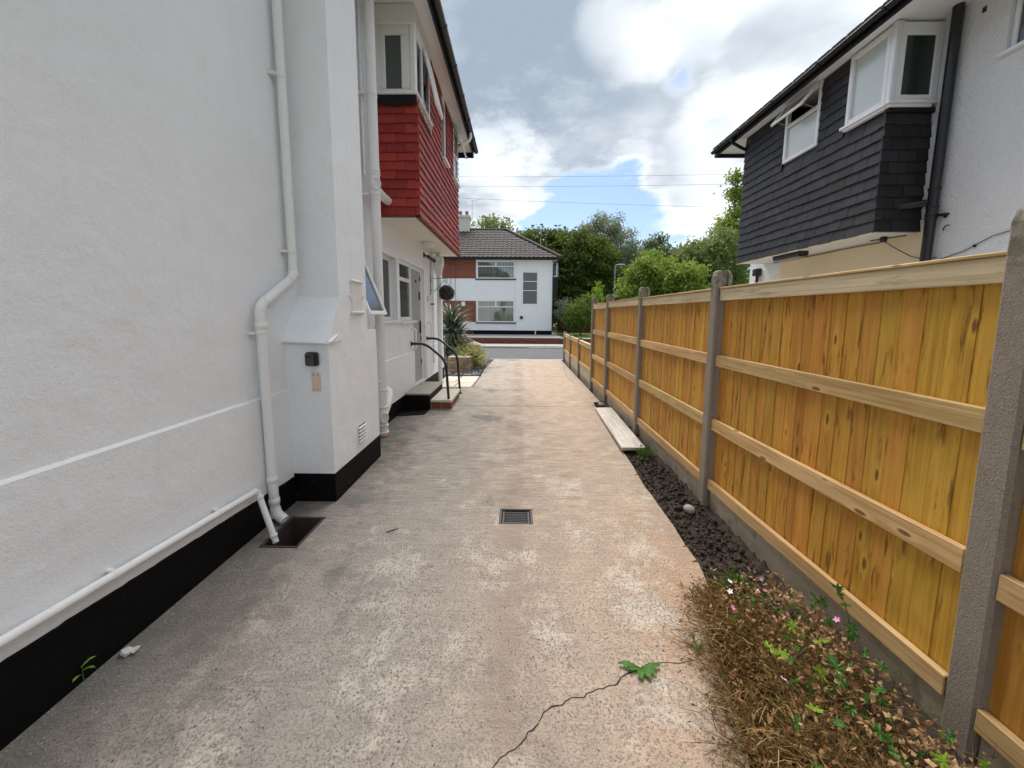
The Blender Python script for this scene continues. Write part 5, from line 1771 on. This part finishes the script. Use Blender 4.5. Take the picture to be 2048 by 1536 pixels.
def leaves_mesh(name, pts, dirs, size, aspect=0.55, rng=RNG):
    """rhombic leaf faces, lightly folded; pts (n,3), dirs (n,3) main axis"""
    n = len(pts)
    d = dirs / np.maximum(1e-6, np.linalg.norm(dirs, axis=1))[:, None]
    r_ = rng.normal(size=(n, 3))
    s = np.cross(d, r_)
    s /= np.maximum(1e-6, np.linalg.norm(s, axis=1))[:, None]
    up = np.cross(s, d)
    L = (size * rng.uniform(.6, 1.35, n))[:, None]
    a = pts - d * L * .5
    b = pts + s * L * aspect * .5 + up * L * .10
    c = pts + d * L * .5
    e = pts - s * L * aspect * .5 + up * L * .10
    v = np.stack([a, b, c, e], axis=1).reshape(-1, 3)
    me = bpy.data.meshes.new(name)
    me.vertices.add(4 * n)
    me.vertices.foreach_set('co', v.astype(np.float32).ravel())
    me.loops.add(4 * n)
    me.loops.foreach_set('vertex_index', np.arange(4 * n, dtype=np.int32))
    me.polygons.add(n)
    me.polygons.foreach_set('loop_start', np.arange(0, 4 * n, 4, dtype=np.int32))
    me.update(calc_edges=True)
    return me


def crown_points(lobes, n, clumps, cr, rng, droop=0.0, shell=0.5):
    """points gathered in clumps spread over the outer part of several ellipsoid lobes"""
    lobes = np.array(lobes, float)
    vol = np.prod(lobes[:, 3:6], axis=1) ** (2 / 3)
    pick = rng.choice(len(lobes), clumps, p=vol / vol.sum())
    d = rng.normal(size=(clumps, 3))
    d /= np.linalg.norm(d, axis=1)[:, None]
    rad = shell + (1.04 - shell) * rng.uniform(0, 1, clumps) ** 0.6
    cen = lobes[pick, :3] + d * lobes[pick, 3:6] * rad[:, None]
    w = rng.uniform(.3, 1.6, clumps)
    which = rng.choice(clumps, n, p=w / w.sum())
    q = rng.normal(size=(n, 3)) * cr * np.array([1, 1, .62])
    pts = cen[which] + q
    if droop:
        pts[:, 2] -= np.abs(rng.exponential(droop, n))
    out = pts - lobes[pick[which], :3]
    return pts, out


def tree(name, label, loc, lobes, n, size, mat, trunk_h, trunk_r, clumps=120, cr=.55, droop=0.0, seed=1, group='trees beyond the road', shell=.5, hang=0.0, aspect=.55, cat='tree', limbs=7):
    rng = np.random.default_rng(seed)
    t = empty(name, loc, label, cat, group)
    pts, out = crown_points(lobes, n, clumps, cr, rng, droop, shell)
    keep = pts[:, 2] > 0.1
    pts, out = pts[keep], out[keep]
    dirs = rng.normal(size=pts.shape) + out / np.maximum(.1, np.linalg.norm(out, axis=1))[:, None] * .5
    dirs[:, 2] -= hang
    me = leaves_mesh('crown', pts, dirs, size, aspect, rng)
    me.materials.append(MATS[mat])
    mk('crown', me, None, t, world=False)
    m = MB()
    rr = random.Random(seed)
    zt = max(l[2] for l in lobes)
    base = [(0, 0, -.1), (rr.uniform(-.1, .1), 0, trunk_h * .5), (rr.uniform(-.2, .2), rr.uniform(-.2, .2), trunk_h)]
    m.tube(base + [(lobes[0][0] * .6, lobes[0][1] * .6, zt)], [trunk_r * 1.25, trunk_r, trunk_r * .8, trunk_r * .2], 9)
    for k in range(limbs):
        l = lobes[k % len(lobes)]
        e = (l[0] + rr.uniform(-.6, .6) * l[3], l[1] + rr.uniform(-.6, .6) * l[4], l[2] + rr.uniform(-.1, .7) * l[5])
        s = Vector(base[2]) * rr.uniform(.75, 1.0)
        mid = Vector(s).lerp(Vector(e), .5) + Vector((0, 0, -.1 * l[5]))
        m.tube([s, mid, e], [trunk_r * .45, trunk_r * .28, trunk_r * .07], 6)
    mk('trunk', m, 'bark', t, world=False)
    return t


# big dense trees just right of the far house
tree('hornbeam_tree', 'large dense dark green tree rising right behind the far house', (6.0, 36.0, .3),
     [(-.2, 0, 4.6, 3.0, 3.0, 4.0), (-.8, -.3, 7.0, 2.2, 2.2, 1.75), (.7, -.3, 6.1, 2.0, 2.2, 2.0), (-.2, -.6, 2.6, 3.2, 2.8, 2.2), (1.2, -.2, 3.0, 2.1, 2.2, 2.2), (.1, -.2, 7.7, 1.2, 1.2, .75)], 30000, .30, 'leaf_dark', 1.8, .32, 560, .34, seed=2, shell=.72)
tree('field_maple', 'rounded yellow-green tree top showing over the far house roof', (2.3, 37.5, .3),
     [(0, 0, 7.6, 2.3, 2.2, 1.9), (-1.5, 0, 7.2, 1.7, 1.7, 1.5), (1.3, .2, 7.4, 1.6, 1.7, 1.8), (0, 0, 4.5, 2.6, 2.4, 3)], 17000, .30, 'leaf_dark', 3.0, .28, 300, .36, seed=3, shell=.66)
tree('willow_tree', 'tall grey-green willow in the middle distance behind the dark tree', (10.2, 48.0, .3),
     [(0, 0, 9.0, 3.3, 3.2, 3.9), (-1.9, 0, 9.0, 2.0, 2.2, 3.0), (2.1, 0, 8.4, 2.2, 2.4, 3.4), (.3, 0, 12.0, 2.0, 1.8, 1.9), (0, 0, 4.2, 4.0, 3.4, 3.2), (3.2, 0, 4.5, 2.2, 2.4, 3.0)], 30000, .34, 'leaf_willow', 3.2, .40, 420, .42, droop=.45, seed=4, hang=1.3, aspect=.34, shell=.55)
tree('oak_tree', 'leafy tree top behind the chimney of the far house', (-4.2, 46, .3),
     [(0, 0, 9.6, 3.2, 3, 3.2), (-2.6, 0, 8.6, 2.6, 2.4, 2.8), (2.3, 0, 8.6, 2.2, 2.2, 2.6), (0, 0, 5.2, 3.6, 3, 3)], 15000, .40, 'leaf_mid', 4.0, .4, 130, .5, seed=5, shell=.55)
tree('lime_tree', 'small bright green tree with thin dark trunk above the low fence', (9.7, 27.0, .3),
     [(0, 0, 3.9, 2.3, 1.9, 1.5), (-1.6, 0, 3.1, 1.5, 1.4, 1.2), (1.8, 0, 3.3, 1.6, 1.5, 1.3), (.4, 0, 2.6, 2.4, 1.8, 1.3), (-.5, 0, 4.9, 1.0, 1.0, .7)], 17000, .22, 'leaf_bright', 3.4, .09, 260, .30, seed=6, shell=.35, limbs=12)
tree('ash_tree', 'mid green airy tree with twisting trunk beside the black bay', (15.0, 31.5, .3),
     [(0, 0, 4.6, 2.6, 2.2, 2.5), (-2.0, 0, 3.6, 1.8, 1.7, 2.0), (1.7, 0, 6.2, 1.9, 1.9, 2.2), (.4, 0, 2.4, 2.8, 2.2, 1.8), (-1.0, 0, 6.0, 1.5, 1.5, 1.2)], 22000, .25, 'leaf_mid', 4.0, .16, 300, .34, seed=7, shell=.45, limbs=12)
tree('birch_tree', 'tall light green tree half hidden by the black bay', (19.0, 36.0, .3),
     [(0, 0, 6.8, 2.1, 2.1, 3.1), (-1.0, 0, 4.6, 2.1, 2, 2.4), (.5, 0, 9.7, 1.3, 1.3, 1.4), (1.2, 0, 12.2, 1.6, 1.3, 1.1), (-.2, 0, 13.4, .75, .6, .45)], 19000, .26, 'leaf_bright', 6.0, .17, 240, .34, seed=8, shell=.42, limbs=12)
tree('distant_oak', 'dark rounded distant tree right of the willow', (21.0, 60.0, .3),
     [(0, 0, 9.6, 3.4, 3, 3.2), (-3.0, 0, 8.7, 2.6, 2.4, 2.6), (2.6, 0, 8.8, 2.8, 2.4, 2.8), (0, 0, 5, 4.4, 3, 3.6)], 15000, .50, 'leaf_far', 4, .4, 190, .5, seed=9, shell=.6)
tree('distant_lime', 'pale distant tree behind the bright green tree', (28.0, 58.0, .3),
     [(0, 0, 8.0, 3.6, 3, 3.0), (-3.4, 0, 7.0, 2.8, 2.4, 2.6), (3.4, 0, 7.8, 2.8, 2.4, 2.8), (0, 0, 4.2, 5.0, 3, 3.6)], 14000, .50, 'leaf_mid', 4, .4, 190, .5, seed=10, shell=.6)
tree('distant_ash', 'dark distant tree in the gap left of the rounded distant tree', (15.6, 62.0, .3),
     [(0, 0, 7.8, 2.6, 3, 3.0), (-2.4, 0, 7.0, 2.4, 2.4, 2.6), (1.8, 0, 8.3, 2.0, 2.4, 2.4), (0, 0, 4.2, 4.0, 3, 3.6)], 12000, .50, 'leaf_far', 4, .4, 160, .5, seed=12, shell=.6)
hedge = MB()
tree('hawthorn_hedge', 'dark hedge bottom between the trees beyond the lawn', (13.0, 41.0, .3),
     [(x, 0, 1.9, 2.2, 1.4, 2.1) for x in (-8.6, -5.7, -2.8, 0, 2.9, 5.8, 8.7, 11.6)], 24000, .34, 'leaf_dark', 1.0, .10, 330, .4, seed=13, shell=.5, group='shrubs across the road', cat='hedge', limbs=8)
# shrubs over the road
tree('laurel_shrub', 'rounded bright green shrub above the lawn by the red fence', (4.05, 25.0, .33),
     [(0, 0, 1.35, .95, .9, 1.05), (.25, 0, 1.95, .7, .7, .7), (-.45, 0, 1.0, .7, .7, .7)], 6500, .13, 'leaf_hedge', .5, .05, 150, .15, seed=14, group='shrubs across the road', cat='shrub', shell=.55)
tree('grey_shrub', 'pale grey-green bush at the corner of the far house', (2.98, 26.2, .33),
     [(0, 0, 1.8, .55, .5, .7), (.3, 0, 1.5, .45, .5, .6)], 2200, .12, 'leaf_willow', .7, .04, 60, .16, seed=15, group='shrubs across the road', cat='shrub')
tree('sapling', 'thin spiky sapling rising above the green shrub', (5.15, 25.4, .33),
     [(0, 0, 2.2, .30, .3, .9), (0, 0, 2.9, .22, .2, .6)], 900, .12, 'leaf_lime', 2.4, .025, 34, .12, seed=16, group='shrubs across the road', cat='sapling', limbs=4)

# cordyline in the front garden
cd = empty('cordyline', (-2.20, 12.4, 0), 'spiky dark green cordyline behind the handrails', 'plant')
mk('trunk', MB().tube([(-2.20, 12.4, -.1), (-2.16, 12.38, .7), (-2.18, 12.4, 1.25)], [.11, .09, .08], 10), 'bark', cd)
cr_ = random.Random(31)


def strap_leaf(base, az, el, L, w, droop, seg=7):
    v, f = [], []
    p = Vector(base)
    e = el
    side = Vector((-math.sin(az), math.cos(az), 0))
    for k in range(seg + 1):
        s = k / seg
        ww = w * (0.35 + 1.3 * s if s < .4 else .87 * (1 - (s - .4) / .6) ** .8 + .02)
        d = Vector((math.cos(az) * math.cos(e), math.sin(az) * math.cos(e), math.sin(e)))
        nrm_ = side.cross(d)
        v += [p - side * ww, p - nrm_ * ww * .35, p + side * ww]
        p = p + d * (L / seg)
        e -= droop / seg * (0.5 + 1.3 * s)
    for k in range(seg):
        a = 3 * k
        f += [(a, a + 1, a + 4, a + 3), (a + 1, a + 2, a + 5, a + 4)]
    return MB().add(v, f, True)


for k in range(360):
    el = cr_.uniform(-.75, 1.45)
    low_ = k % 3 == 0
    hx, hy, hz = (-1.98, 12.25, .55) if low_ else (-2.17, 12.4, .78)
    zb = hz + .55 * (el + .75) / 2.2
    lf = strap_leaf((hx + cr_.uniform(-.03, .03), hy + cr_.uniform(-.03, .03), zb), cr_.uniform(0, 6.283), el, cr_.uniform(.75, 1.12) * (.8 if low_ else 1), cr_.uniform(.026, .042), cr_.uniform(.7, 2.2))
    mk('leaf', lf, 'leaf_cordyline', cd)
mk('trunk', MB().tube([(-2.08, 12.33, -.1), (-2.0, 12.27, .5), (-1.98, 12.25, .85)], [.08, .06, .05], 9), 'bark', cd)

# brick planter, pale shrub, orange flowers, brick pillar
plr = empty('brick_planter', (-1.72, 11.6, 0), 'low buff brick planter beside the slate chippings', 'planter')
mk('mortar_core', MB().box(-2.035, -1.425, 11.035, 12.165, -.05, .455), 'mortar', plr)
for c_ in range(4):
    zb = .003 + c_ * .115
    odd = c_ % 2
    xs = [(-2.045, -1.84), (-1.83, -1.62), (-1.61, -1.415)] if not odd else [(-2.045, -1.945), (-1.935, -1.725), (-1.715, -1.515), (-1.505, -1.415)]
    for a, b in xs:
        mk('brick', MB().cbox(a, b, 11.015, 11.115, zb, zb + .105, .008), 'brick_buff', plr)
    for k in range(5):
        a = 11.125 + k * .212 - (.0 if not odd else 0)
        mk('brick', MB().cbox(-1.515, -1.412, a, a + .202, zb, zb + .105, .008), 'brick_buff', plr)


def shrub_wisps(name, label, loc, n, L, spread, mat, seed, group=None, leaves=14, size=.03):
    rr = random.Random(seed)
    t = empty(name, loc, label, 'plant', group)
    st = MB()
    P, D = [], []
    for k in range(n):
        az, el = rr.uniform(0, 6.283), rr.uniform(.15, 1.5)
        ln = L * rr.uniform(.6, 1.1)
        b = Vector((rr.gauss(0, spread * .4), rr.gauss(0, spread * .4), 0))
        d = Vector((math.cos(az) * math.cos(el), math.sin(az) * math.cos(el), math.sin(el)))
        pts = [b + d * ln * s + Vector((0, 0, -.25 * ln * s * s)) for s in (0, .5, 1)]
        st.tube(pts, [.0035, .0025, .0012], 3, caps=False)
        for j in range(leaves):
            s = rr.uniform(.25, 1.0)
            P.append(pts[0].lerp(pts[2], s) + Vector((rr.gauss(0, .014), rr.gauss(0, .014), rr.gauss(0, .014))))
            D.append(d + Vector((rr.gauss(0, .5), rr.gauss(0, .5), rr.gauss(0, .5))))
    mk('stems', st, 'stem_olive', t, world=False)
    me = leaves_mesh('foliage', np.array(P), np.array(D), size, .4, np.random.default_rng(seed))
    me.materials.append(MATS[mat])
    mk('foliage', me, None, t, world=False)
    return t


shrub_wisps('santolina_shrub', 'pale yellow-green feathery shrub spilling over the brick planter', (-1.58, 11.85, .33), 560, .58, .40, 'leaf_lavender', 41, leaves=18, size=.055)
shrub_wisps('dry_shrub', 'lower olive-brown part of shrub beside the slate chippings', (-1.36, 12.3, .02), 220, .42, .26, 'leaf_lavender', 42, leaves=14, size=.04)
cro = shrub_wisps('crocosmia', 'orange-red flowering plant beside the brick pillar', (-2.0, 13.1, .25), 160, .75, .25, 'leaf_hedge', 43, leaves=10, size=.06)
rr = random.Random(44)
for k in range(34):
    c = Vector((rr.gauss(-.02, .19), rr.gauss(0, .15), rr.uniform(.50, .78)))
    m = MB()
    for j in range(5):
        a = j * 1.2566 + rr.random()
        d = Vector((math.cos(a), math.sin(a), .7))
        s_ = Vector((-math.sin(a), math.cos(a), 0))
        m.add([c, c + d * .045 + s_ * .02, c + d * .075, c + d * .045 - s_ * .02], [(0, 1, 2, 3)])
    mk('flower', m, 'flower_orange', cro, world=False)
pil = empty('brick_pillar', (-1.60, 13.8, 0), 'short dark brick gate pillar with pointed stone cap by the road', 'pillar')
mk('mortar_core', MB().box(-1.775, -1.425, 13.63, 13.97, -.06, .565), 'mortar', pil)
for c_ in range(7):
    zb = .004 + c_ * .080
    if c_ % 2:
        mk('brick', MB().cbox(-1.79, -1.605, 13.615, 13.72, zb, zb + .072, .006), 'brick_red', pil)
        mk('brick', MB().cbox(-1.595, -1.41, 13.615, 13.72, zb, zb + .072, .006), 'brick_red', pil)
        mk('brick', MB().cbox(-1.51, -1.41, 13.73, 13.985, zb, zb + .072, .006), 'brick_red', pil)
    else:
        mk('brick', MB().cbox(-1.79, -1.52, 13.615, 13.72, zb, zb + .072, .006), 'brick_red', pil)
        mk('brick', MB().cbox(-1.51, -1.41, 13.615, 13.80, zb, zb + .072, .006), 'brick_red', pil)
        mk('brick', MB().cbox(-1.51, -1.41, 13.81, 13.985, zb, zb + .072, .006), 'brick_red', pil)
mk('cap', MB().cbox(-1.85, -1.35, 13.55, 14.05, .566, .605, .01).add([(-1.845, 13.555, .6055), (-1.355, 13.555, .6055), (-1.355, 14.045, .6055), (-1.845, 14.045, .6055), (-1.60, 13.80, .735)],
                                                                      [(0, 1, 4), (1, 2, 4), (2, 3, 4), (3, 0, 4)]), 'mortar', pil)

# loose plank on the soil
pk = mk('plank', MB().cbox(-.145, .145, -1.08, 1.08, -.02, .02, .004), 'weathered_wood', None, 'pale weathered plank lying across the soil by the fence', 'plank', loc=(1.475, 5.68, .035), rot=(R(-.7), R(-1.6), R(-2.4)))
pk.location.z = .045
mk('stone', MB().lathe([(.001 + .05 * math.sin(math.pi * k / 8), -.036 * math.cos(math.pi * k / 8)) for k in range(9)], (0, 0, 0), 'Z', 12), 'pebble', None, 'smooth round stone on the soil beside the second post', 'stone', loc=(1.50, 3.20, .02), rot=(.2, .1, .4))
m = MB()
lump(m, (0, 0, 0), .065, random.Random(2), .7)
mk('stone', m, 'pebble', None, 'grey rock at the far end of the plank by the fence', 'stone', loc=(1.56, 7.12, .02))
m = MB()
lump(m, (0, 0, 0), .035, random.Random(7), .6)
lump(m, (.028, .012, -.002), .022, random.Random(9), .6)
mk('mortar_lump', m, 'rubble_white', None, 'small white lump of mortar on the drive beside the black plinth', 'rubble', loc=(-1.945, 1.70, .016))
rr = random.Random(52)
for k, (x_, y_, a_, L_, mt_, lab) in enumerate(((-.98, 2.83, .6, .05, 'bark', 'thin dark twig lying on the drive left of the grating'), (.98, 1.42, -.9, .028, 'rubble_white', 'short white stick on the drive beside the dried plants'))):
    mk('twig', MB().tube([(x_ - math.cos(a_) * L_, y_ - math.sin(a_) * L_, .005), (x_ + .004, y_, .007), (x_ + math.cos(a_) * L_, y_ + math.sin(a_) * L_, .005)], [.003, .004, .002], 6), mt_, None, lab, 'twig')


# rosette weeds
def toothed_leaf(L, w, az, lift, teeth=5):
    v, f = [], []
    n = teeth * 2
    side = Vector((-math.sin(az), math.cos(az), 0))
    for k in range(n + 1):
        s = k / n
        ww = w * math.sin(math.pi * min(1, s * .92 + .06)) ** .8 * (1.0 if k % 2 else .62) * (.55 + .6 * s)
        r_ = L * s
        p = Vector((math.cos(az) * r_, math.sin(az) * r_, lift * math.sin(math.pi * s * .8) + .004))
        v += [p + side * ww + Vector((0, 0, .004)), p, p - side * ww + Vector((0, 0, .004))]
    for k in range(n):
        a = 3 * k
        f += [(a, a + 1, a + 4, a + 3), (a + 1, a + 2, a + 5, a + 4)]
    return MB().add(v, f)


wd = empty('dandelion_weed', (.60, 1.675, 0), 'green toothed rosette weed growing from the crack in the drive', 'weed')
for az, L in ((.10, .10), (2.95, .105), (3.3, .07), (-1.05, .07), (-1.85, .065), (-.45, .075)):
    mk('leaf', toothed_leaf(L, .021, az, .012), 'leaf_weed', wd, world=False)
w2_ = empty('wall_weed', (-2.005, 1.56, 0), 'tiny bright green weed at the foot of the black plinth', 'weed')
mk('stem', MB().tube([(0, 0, -.01), (.005, -.005, .035), (.008, -.006, .075)], [.003, .0025, .0015], 6), 'leaf_weed', w2_, world=False)
for k, (az, z_, L) in enumerate(((.2, .05, .05), (2.6, .052, .055), (1.3, .07, .05), (-1.5, .03, .045), (4.0, .068, .04))):
    q = mk('leaf', toothed_leaf(L, .010, az, .012, 2), 'leaf_lime', w2_, world=False)
    q.location = (.007, -.005, z_)
gs = shrub_wisps('grass_tuft', 'small green tuft at the near end of the plank', (1.55, 4.50, 0), 50, .17, .10, 'leaf_weed', 61, leaves=6, size=.035)
gs2 = shrub_wisps('grass_tuft', 'tiny grass tuft in the crack beside the dried plants', (.93, 1.80, 0), 8, .10, .02, 'leaf_weed', 62, leaves=2, size=.03)

# dried cranesbill clump in the foreground bed
dc = empty('dried_cranesbill', (1.35, 1.75, 0), 'large clump of dried brown and green cranesbill in the bed by the nearest post', 'plant')
rr = random.Random(71)
stems, gstems = MB(), MB()
P, D, PD, DD = [], [], [], []


def bed_left(y):
    return 0.91 + max(0, (y - 1.25)) * .22


for k in range(2500):
    y = rr.uniform(.75, 2.22)
    xl = bed_left(y)
    x = rr.uniform(xl, 1.64) if rr.random() < .62 else rr.uniform(xl - .03, xl + .30)
    if y > 1.95 and x > 1.42: continue
    az = rr.uniform(0, 6.283) if x > xl + .2 else rr.gauss(math.pi + .3, .9)
    el = rr.uniform(.35, 1.35)
    ln = rr.uniform(.13, .36) * (1.0 if y < 2.0 else .6)
    b = Vector((x, y, -.02))
    d = Vector((math.cos(az) * math.cos(el), math.sin(az) * math.cos(el), math.sin(el)))
    side = Vector((rr.gauss(0, .03), rr.gauss(0, .03), 0))
    sag = rr.uniform(.1, .55)
    pts = [b + d * ln * s + side * math.sin(math.pi * s) + Vector((0, 0, -sag * ln * s * s)) for s in (0, .35, .7, 1.0)]
    for q in pts: q.x = min(q.x, 1.655)
    (stems if rr.random() < .66 else gstems).tube(pts, [.0022, .0018, .0013, .0007], 3, caps=False)
    for j in range(3):
        s = rr.uniform(.3, 1)
        P.append(pts[0].lerp(pts[3], s) + Vector((rr.gauss(0, .015), rr.gauss(0, .015), rr.uniform(-.01, .03))))
        D.append(Vector((rr.gauss(0, 1), rr.gauss(0, 1), rr.gauss(0, .6))))
mk('dry_stems', stems, 'stem_dry', dc)
mk('olive_stems', gstems, 'stem_olive', dc)
me = leaves_mesh('dry_bits', np.array(P), np.array(D), .022, .35, np.random.default_rng(71))
me.materials.append(MATS['stem_dry'])
mk('dry_bits', me, None, dc)
for k in range(70):      # long straw-coloured stalks arching over the drive edge
    y = rr.uniform(1.0, 2.1)
    x = bed_left(y) + rr.uniform(.0, .25)
    az = rr.gauss(math.pi + .5, .6)
    ln = rr.uniform(.25, .42)
    d = Vector((math.cos(az), math.sin(az), 0))
    pts = [Vector((x, y, -.01)) + d * ln * .55 * s_ + Vector((0, 0, ln * (.95 * s_ - .62 * s_ * s_))) for s_ in (0, .25, .5, .75, 1.0)]
    straw = MB().tube(pts, [.0022, .002, .0017, .0013, .0008], 4, caps=False)
    mk('stalk', straw, 'stem_straw', dc)
# curled dead leaves: small crumpled cups
cup = MB()
for k in range(950):
    y = rr.uniform(.85, 2.08)
    x = rr.gauss(1.38, .15) if rr.random() < .8 else rr.uniform(bed_left(y), 1.62)
    if x > 1.66 or x < bed_left(y): continue
    h = .06 + .21 * math.exp(-((x - 1.38) / .25) ** 2) * rr.uniform(.35, 1.15)
    c = Vector((x, y, h))
    e = Euler((rr.uniform(0, 6.28), rr.uniform(0, 6.28), rr.uniform(0, 6.28))).to_matrix()
    R_ = rr.uniform(.008, .017)
    ringv = [c + e @ Vector((R_ * math.cos(a) * rr.uniform(.5, 1.25), R_ * math.sin(a) * rr.uniform(.5, 1.25), R_ * rr.uniform(.1, .95))) for a in (j * 1.0472 for j in range(6))]
    cup.add([c] + ringv, [(0, j + 1, (j + 1) % 6 + 1) for j in range(5)])
mk('dead_leaves', cup, 'leaf_dry', dc)


def palmate(c, R_, rr, tilt=.5):
    e = Euler((rr.gauss(0, tilt), rr.gauss(0, tilt), rr.uniform(0, 6.28))).to_matrix()
    v, f = [Vector(c)], []
    n = 7
    for j in range(n):
        a = (j - 3) * .82
        for da, r_ in ((-.30, .62), (-.14, .95), (0, .85), (.14, .97), (.30, .60)):
            v.append(Vector(c) + e @ Vector((R_ * r_ * math.cos(a + da), R_ * r_ * math.sin(a + da), R_ * .12 * math.cos(da * 9))))
    m = len(v) - 1
    f = [(0, k, k + 1) for k in range(1, m)]
    return v, f


for k in range(110):
    y = rr.uniform(1.05, 2.02)
    x = rr.gauss(1.42, .15)
    if not (bed_left(y) < x < 1.64): continue
    v, f = palmate((x, y, rr.uniform(.08, .26)), rr.uniform(.014, .032), rr, .8)
    mk('leaf', MB().add(v, f), 'leaf_weed' if rr.random() < .88 else 'leaf_lime', dc)
for (x, y, z) in ((1.02, 1.53, .22), (1.05, 1.50, .22), (1.27, 1.02, .25), (1.30, 1.08, .24), (1.19, 1.63, .24), (1.26, 1.55, .24)):
    v, f = palmate((x + .12, y + .05, z), .035, rr, .3)
    mk('leaf', MB().add(v, f), 'leaf_lime', dc)


def flower_mb(R_, rr):
    m = MB()
    for j in range(5):
        a = j * 1.2566
        d, s_ = Vector((math.cos(a), math.sin(a), .25)), Vector((-math.sin(a), math.cos(a), 0))
        m.add([(0, 0, 0), d * R_ * .55 + s_ * R_ * .34, d * R_ + s_ * R_ * .2, d * R_ * 1.05, d * R_ - s_ * R_ * .2, d * R_ * .55 - s_ * R_ * .34], [(0, 1, 2, 3, 4, 5)])
    return m


fl_spots = [(1.20, 2.18, .10, 0), (1.41, 2.20, .10, 0), (1.16, 2.11, .10, 0), (1.43, 2.11, .10, 1), (1.21, 2.04, .13, 1), (1.17, 1.96, .13, 1), (1.23, 1.98, .13, 0), (1.32, 1.97, .13, 1), (1.11, 1.83, .14, 0), (1.52, 1.69, .20, 0), (1.06, 1.38, .20, 0)]
for x, y, z, wht in fl_spots:
    z += .07
    q = mk('flower', flower_mb(.0145, rr), 'flower_white' if wht else 'flower_pink', dc, loc=(x, y, z))
    q.rotation_euler = (R(35) + rr.gauss(0, .3), rr.gauss(0, .3), rr.uniform(0, 6))
    mk('flower_stalk', MB().tube([(x, y, z), (x + rr.uniform(-.02, .02), y + .02, z * .5), (x + rr.uniform(-.03, .03), y + .03, -.02)], .0013, 4), 'stem_olive', dc)
gs3 = shrub_wisps('chamomile_tuft', 'soft green feathery tuft at the head of the dried plants', (1.36, 2.22, 0), 90, .14, .12, 'leaf_weed', 63, leaves=8, size=.022)
# thorny climber shoots against the bottom rail
cs = empty('climber_shoot', (1.60, 1.70, 0), 'young green leafy shoot climbing against the bottom fence rail', 'plant')
mk('stem', MB().tube([(1.58, 1.72, -.02), (1.60, 1.70, .12), (1.615, 1.74, .26), (1.60, 1.80, .36)], [.003, .0025, .002, .001], 6), 'leaf_weed', cs)
for (x, y, z) in ((1.60, 1.80, .36), (1.59, 1.77, .345), (1.605, 1.75, .30), (1.60, 1.70, .22), (1.59, 1.67, .20), (1.60, 1.62, .17), (1.61, 1.55, .17)):
    v, f = palmate((x, y, z), .030, rr, .6)
    mk('leaf', MB().add(v, f), 'leaf_weed', cs)
